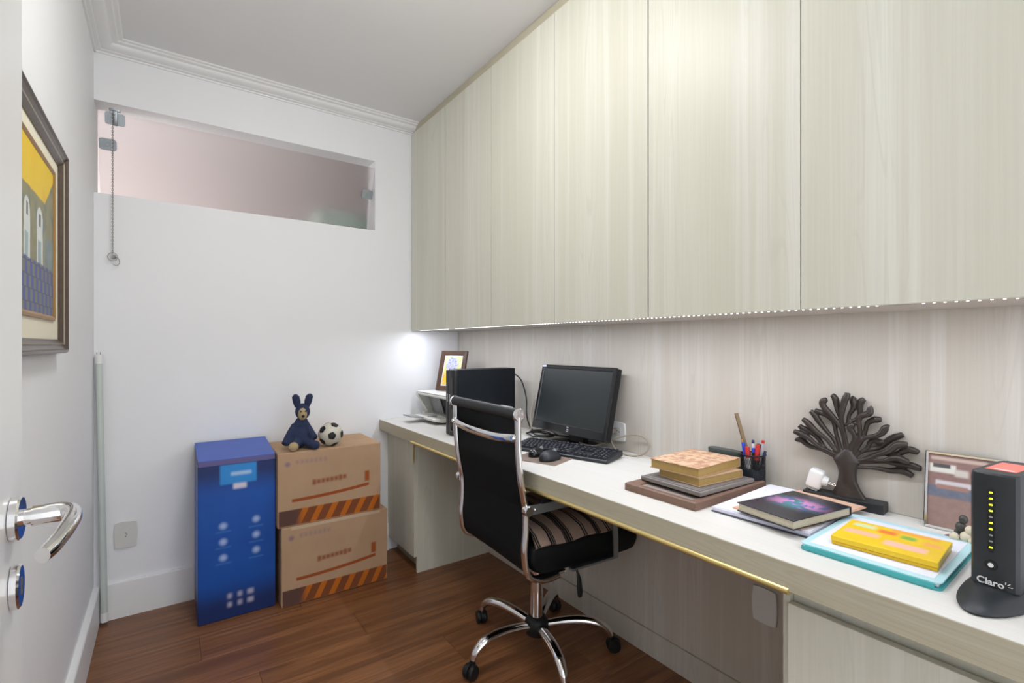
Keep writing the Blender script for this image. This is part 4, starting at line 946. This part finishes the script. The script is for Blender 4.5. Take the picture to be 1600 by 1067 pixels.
# --- teal binder + yellow book
t = thing('teal_binder', 'teal-edged white binder lying near the front edge of the worktop', 'binder', (1.268, 0.392, DZ), R(2))
obj('back_cover', prism(bmesh.new(), rrect(0.30, 0.236, 0.012, 4), 0, 0.0045, 'z'), 'teal', t, 40)
obj('paper_block', box(-0.143, 0.145, -0.112, 0.112, 0.0046, 0.0115, 0.001, 1), 'paper', t)
obj('front_cover', prism(bmesh.new(), rrect(0.298, 0.234, 0.012, 4), 0.0116, 0.0140, 'z'), plain('aqua_cover', (0.45, 0.70, 0.75), 0.4), t, 40)
obj('label_sheet', box(-0.132, 0.128, -0.104, 0.104, 0.0141, 0.0146), plain('pale_sheet', (0.72, 0.74, 0.82), 0.6), t)
obj('spine', box(-0.151, -0.146, -0.108, 0.108, 0.001, 0.0128, 0.002), 'teal', t)
g = G('yellow_cover', 0.4); x, y, z = g.xyz()
c = g.mix(g.noise(g.tc(), 30, 2), (0.80, 0.50, 0.01), (0.85, 0.60, 0.02))
for cx, cy, hx, hy, col in ((0.045, 0.055, 0.012, 0.020, (0.60, 0.72, 0.45)), (0.035, 0.012, 0.012, 0.016, (0.80, 0.14, 0.05)), (0.028, -0.025, 0.011, 0.012, (0.10, 0.42, 0.08)), (-0.008, 0.048, 0.014, 0.030, (0.88, 0.46, 0.38)), (-0.030, -0.030, 0.016, 0.034, (0.88, 0.50, 0.44)), (0.060, -0.030, 0.008, 0.040, (0.85, 0.33, 0.08)), (0.018, -0.065, 0.010, 0.014, (0.88, 0.36, 0.12))):
    c = g.mix(g.m('MULTIPLY', g.rect(x, y, cx, cy, hx, hy, 0.006), 0.85), c, col)
g.color(c); M['yellowcover'] = g.mat
ylw = plain('yellow_edge', (0.72, 0.46, 0.01), 0.4)
t = thing('yellow_box', 'flat yellow box with colourful print lying on the teal binder', 'box', (1.240, 0.380, DZ + 0.0147), R(5))
obj('tray', box(-0.0715, 0.0715, -0.0865, 0.0865, 0, 0.007, 0.001, 1), ylw, t)
obj('lid', box(-0.073, 0.073, -0.088, 0.088, 0.0071, 0.0185, 0.0015), 'yellowcover', t)
# --- white plug adapter
t = thing('plug_adapter', 'white plug charger resting on the left end of the sculpture base', 'charger', (1.512, 0.640, DZ + 0.0262), R(8))
am = Matrix.Translation((0, 0.006, 0.0055)) @ Matrix.Rotation(R(15), 4, 'X')
def ad(nm, bm, mt, sm=30): bm.transform(am); return obj(nm, bm, mt, t, sm)
abody = ad('charger_body', box(-0.018, 0.018, -0.019, 0.019, 0.0, 0.055, 0.009, 4), 'white')
ad('charger_neck', tube(bmesh.new(), [(0, -0.018, 0.030), (0, -0.031, 0.030)], [0.016, 0.012], 20), 'white')
for k in (-1, 1): ad('pin', tube(bmesh.new(), [(k * 0.007, -0.030, 0.030), (k * 0.007, -0.050, 0.030)], 0.0024, 10), 'chrome', 40)
ad('charger_base', box(-0.015, 0.015, -0.014, 0.014, -0.0035, 0.001, 0.001, 1), 'greyplastic')

# --- tree sculpture
t = thing('tree_sculpture', 'dark carved wooden tree sculpture on a black block base', 'sculpture', (1.525, 0.566, DZ), R(5))
obj('base_block', box(-0.030, 0.022, -0.088, 0.100, 0, 0.026, 0.002), 'base_black', t)
BR = [[(480, 580), (370, 550), (280, 520), (220, 495), (180, 500)], [(470, 565), (380, 520), (300, 470), (230, 450), (175, 420)], [(480, 555), (400, 520), (330, 460), (270, 410), (205, 380)],
      [(480, 540), (420, 480), (360, 420), (300, 360), (240, 335)], [(490, 540), (440, 450), (380, 370), (320, 320), (275, 275)], [(500, 530), (480, 420), (450, 340), (390, 290), (320, 255)],
      [(545, 540), (520, 390), (470, 320), (410, 250), (390, 200), (415, 175)], [(520, 360), (480, 270), (480, 190), (440, 148)], [(555, 540), (520, 350), (530, 250), (530, 170), (560, 115)],
      [(545, 350), (570, 260), (575, 200), (590, 155)], [(540, 340), (605, 285), (630, 205), (650, 152)], [(590, 540), (625, 400), (640, 290), (690, 250), (695, 208)],
      [(610, 500), (670, 380), (690, 310), (720, 280), (765, 285)], [(590, 550), (660, 430), (740, 380), (790, 350), (815, 325)], [(600, 550), (680, 490), (760, 460), (830, 410), (885, 362)],
      [(640, 515), (710, 440), (770, 422)], [(600, 580), (720, 540), (800, 490), (860, 430), (925, 428)], [(650, 562), (760, 510), (850, 490), (920, 465), (985, 472)],
      [(680, 565), (780, 540), (870, 525), (932, 520)], [(600, 590), (740, 565), (850, 570), (940, 553), (1000, 570)], [(590, 620), (700, 622), (800, 610), (870, 600), (940, 632)], [(565, 530), (590, 430), (580, 360), (605, 335)]]
bm = bmesh.new()
def tp(c, dx): return Vector((dx, -(c[0] - 545) * 0.000347, (905 - c[1]) * 0.000395 - 0.004))
for i, b in enumerate(BR):
    dx = (0.009, -0.009, 0.002, -0.012, 0.010)[i % 5]
    P = spline([tp(c, dx * min(1, k / 2)) for k, c in enumerate(b)], 6); n = len(P)
    for k, q in enumerate(list(P)):
        tg = (P[min(n - 1, k + 1)] - P[max(0, k - 1)]).normalized(); f = k / (n - 1)
        P[k] = q + Vector((0, -tg.z, tg.y)) * 0.0038 * math.sin(2 * PI * 1.35 * f + i * 1.7) * min(1, 4 * f)
    tube(bm, P, [0.0046, 0.0048, 0.0055, 0.0070, 0.0086, 0.0092, 0.0068], 12, (1.0, 1.0))
TR = [(872, 432, 700, .020), (845, 436, 690, .019), (810, 448, 662, .017), (770, 468, 634, .016), (725, 483, 614, .015), (680, 488, 610, .015), (640, 480, 613, .016), (612, 464, 622, .016), (588, 450, 636, .015), (566, 462, 622, .013), (545, 484, 604, .011), (520, 510, 582, .008), (500, 530, 568, .004)]
rg = []
for cy, xl, xr, hx in TR:
    c0 = tp(((xl + xr) / 2, cy), 0); hy = (xr - xl) / 2 * 0.000347
    rg.append([bm.verts.new(c0 + Vector((hx * math.sin(2 * PI * k / 20) * (1 - 0.22 * math.cos(2 * PI * k / 20 * 3) * (cy > 740)), hy * math.cos(2 * PI * k / 20), 0))) for k in range(20)])
for A, B in zip(rg, rg[1:]):
    for k in range(20): bm.faces.new((A[k], A[(k + 1) % 20], B[(k + 1) % 20], B[k]))
bm.faces.new(rg[0][::-1]); bm.faces.new(rg[-1])
o = obj('carved_tree', bm, 'ebony', t, 80); md = o.modifiers.new('r', 'REMESH'); md.mode = 'VOXEL'; md.voxel_size = 0.0016; md.use_smooth_shade = True
md = o.modifiers.new('s', 'SMOOTH'); md.factor = 0.5; md.iterations = 3
# --- photo in silver frame
g = G('photo_print', 0.25); x, y, z = g.xyz(); n1 = g.noise(g.tc(), 70, 3); yn = g.m('MULTIPLY', y, -1)
c = g.mix(n1, (0.24, 0.15, 0.13), (0.36, 0.25, 0.22))
c = g.mix(g.mr(z, 0.078, 0.072), g.mix(n1, (0.20, 0.13, 0.12), (0.34, 0.20, 0.18)), c)
c = g.mix(g.rect(yn, z, 0.05, 0.088, 0.10, 0.012, 0.004), c, g.mix(n1, (0.10, 0.13, 0.20), (0.20, 0.20, 0.24)))
c = g.mix(g.rect(yn, z, 0.032, 0.142, 0.024, 0.010, 0.003), c, (0.70, 0.68, 0.62)); c = g.mix(g.rect(yn, z, 0.030, 0.148, 0.016, 0.005, 0.002), c, (0.10, 0.09, 0.09))
c = g.mix(g.rect(yn, z, 0.066, 0.135, 0.012, 0.008, 0.004), c, (0.60, 0.55, 0.50))
c = g.mix(g.rect(yn, z, 0.052, 0.108, 0.032, 0.006, 0.003), c, (0.62, 0.58, 0.60)); c = g.mix(g.rect(yn, z, 0.050, 0.100, 0.028, 0.005, 0.003), c, (0.36, 0.20, 0.16))
c = g.mix(g.rect(yn, z, 0.06, 0.165, 0.05, 0.004, 0.003), c, (0.55, 0.42, 0.36))
g.color(c); M['photo'] = g.mat
t = thing('photo_frame', 'thin silver frame with a photo of parked vehicles behind the modem', 'photo frame', (1.506, 0.394, DZ), R(4))
lean = Matrix.Rotation(R(8), 4, 'Y')
def pf(nm, bm, mt): bm.transform(lean); obj(nm, bm, mt, t)
bm = bmesh.new(); w, h = 0.140, 0.182; p = [(0, 0), (0, -0.008), (0.002, -0.010), (0.006, -0.009), (0.007, -0.003), (0.007, 0)]
rg = [[bm.verts.new((b, -yv, zv)) for yv, zv in ((a, a), (w - a, a), (w - a, h - a), (a, h - a))] for a, b in p]
for i in range(len(rg)):
    A, B = rg[i], rg[(i + 1) % len(rg)]
    for k in range(4): bm.faces.new((A[k], A[(k + 1) % 4], B[(k + 1) % 4], B[k]))
pf('frame', bm, 'silver'); pf('photo', box(-0.004, -0.001, -w + 0.0065, -0.0065, 0.0065, h - 0.0065), 'photo'); pf('back_board', box(-0.0008, 0.003, -w + 0.004, -0.004, 0.004, h - 0.004), 'black')
obj('easel_back', prism(bmesh.new(), [(0.012, 0.09), (0.016, 0.09), (0.046, 0.0), (0.041, 0.0)], -0.085, -0.055, 'y'), 'black', t)
# --- little ornament
t = thing('small_ornament', 'tiny dark red dish of cream pebbly ornaments beside the modem', 'ornament', (1.425, 0.303, DZ))
obj('dish', lathe(bmesh.new(), [(0.020, 0), (0.032, 0.004), (0.035, 0.012), (0.032, 0.013), (0.022, 0.008)], seg=24), plain('dark_red', (0.20, 0.015, 0.02), 0.4), t, 40)
cr = plain('ivory', (0.62, 0.56, 0.42), 0.5); dk = plain('ornament_dark', (0.05, 0.05, 0.045), 0.5)
for i, (ax, ay, az, ar) in enumerate(((-0.012, 0.014, 0.017, 0.010), (-0.006, -0.004, 0.020, 0.012), (0.010, 0.010, 0.022, 0.011), (0.012, -0.012, 0.018, 0.010), (-0.014, -0.016, 0.016, 0.008), (0.002, 0.006, 0.038, 0.011), (-0.004, -0.010, 0.036, 0.010), (0.002, 0.002, 0.056, 0.009))):
    obj('pebble', sphere(bmesh.new(), (ax, ay, az), ar, (1, 0.9, 1.1), 14, 9), dk if i in (2, 5, 7) else cr, t, 80)
# --- modem
t = thing('modem', 'black upright modem with a row of lit lights on an oval foot', 'modem', (1.232, 0.201, DZ), R(-6))
obj('foot', lathe(bmesh.new(), [(0.0600, 0), (0.0800, 0.001), (0.0810, 0.004), (0.0780, 0.008), (0.062, 0.017), (0.050, 0.023), (0.044, 0.024)], seg=56, sx=2.02, sy=0.63), 'darkgrey', t, 30)
def bodyring(z, s=1.0):
    out = []; fx, bx, hw = -0.073, 0.080, 0.0315
    for k in range(7): a = -1 + 2 * k / 6; out.append((fx - 0.005 * (1 - a * a), -a * hw * 0.86))       # front, gently curved
    out += [(fx + 0.006, -hw), (fx + 0.04, -hw), (bx - 0.02, -hw), (bx - 0.004, -hw + 0.006), (bx, 0), (bx - 0.004, hw - 0.006), (bx - 0.02, hw), (fx + 0.04, hw), (fx + 0.006, hw)]
    return [(p * s, q * s, z) for p, q in out]
bm = bmesh.new(); rg = [[bm.verts.new(p) for p in bodyring(z, s)] for z, s in ((0.0225, 1.0), (0.120, 1.0), (0.208, 1.0), (0.2155, 0.985), (0.2185, 0.95))]
for A, B in zip(rg, rg[1:]):
    for k in range(len(A)): bm.faces.new((A[k], A[(k + 1) % len(A)], B[(k + 1) % len(A)], B[k]))
bm.faces.new(rg[0][::-1]); bm.faces.new(rg[-1]); mb = obj('body', bm, 'darkgrey', t, 30)
obj('light_panel', prism(bmesh.new(), rrect(0.0075, 0.108, 0.0036, 4, 0.002, 0.138), -0.0790, -0.0770, 'x'), 'blackgloss', mb, 30)
lg = glow('indicator_green', (0.75, 0.85, 0.02), 1.6)
lg.cycles.emission_sampling = 'NONE'
for zz in (0.186, 0.1755, 0.165, 0.1545, 0.134, 0.1235, 0.092): obj('indicator_light', box(-0.0798, -0.0785, -0.0003, 0.0043, zz - 0.0013, zz + 0.0013, 0.0004, 1), lg, mb)
for zz in (0.144, 0.113, 0.1025): obj('dark_light', box(-0.0796, -0.0785, -0.0003, 0.0043, zz - 0.0013, zz + 0.0013, 0.0004, 1), 'greyplastic', mb)
obj('button', lathe(bmesh.new(), [(0.0080, -0.0795), (0.0085, -0.0785), (0.0085, -0.0770)], (0, 0.002, 0.062), 24, 'x'), 'blackgloss', mb, 30)
obj('button_mark', lathe(bmesh.new(), [(0.0038, -0.0802), (0.0038, -0.0790)], (0, 0.002, 0.062), 16, 'x'), 'white', mb, 30)
me = text_mesh('Claro', 0.0155, 0.0003, 0.0003); me.transform(Matrix.Translation((-0.0786, 0.003, 0.032)) @ Matrix.Rotation(R(-90), 4, 'Z') @ Matrix.Rotation(R(90), 4, 'X')); obj('lettering', me, 'white', mb)
for ang, r0, r1 in ((85, 0.0035, 0.0075), (45, 0.004, 0.0085), (5, 0.004, 0.009)):
    c0 = Vector((-0.0786, -0.0160, 0.0325)); dv = Vector((0, -math.cos(R(ang)), math.sin(R(ang)))); obj('logo_ray', tube(bmesh.new(), [c0 + dv * r0, c0 + dv * r1], 0.0006, 8), 'white', mb)
for k in range(14): obj('vent_rib', box(-0.01, 0.072, -0.0326, -0.0312, 0.045 + k * 0.0115, 0.0495 + k * 0.0115, 0.0004, 1), 'black', mb)
st = obj('red_sticker', box(-0.040, 0.045, -0.019, 0.022, 0.2186, 0.2190), plain('red_sticker', (0.80, 0.17, 0.13), 0.45), mb)
obj('sticker_text', box(-0.032, -0.028, -0.014, 0.012, 0.2190, 0.2192), 'paper', st)
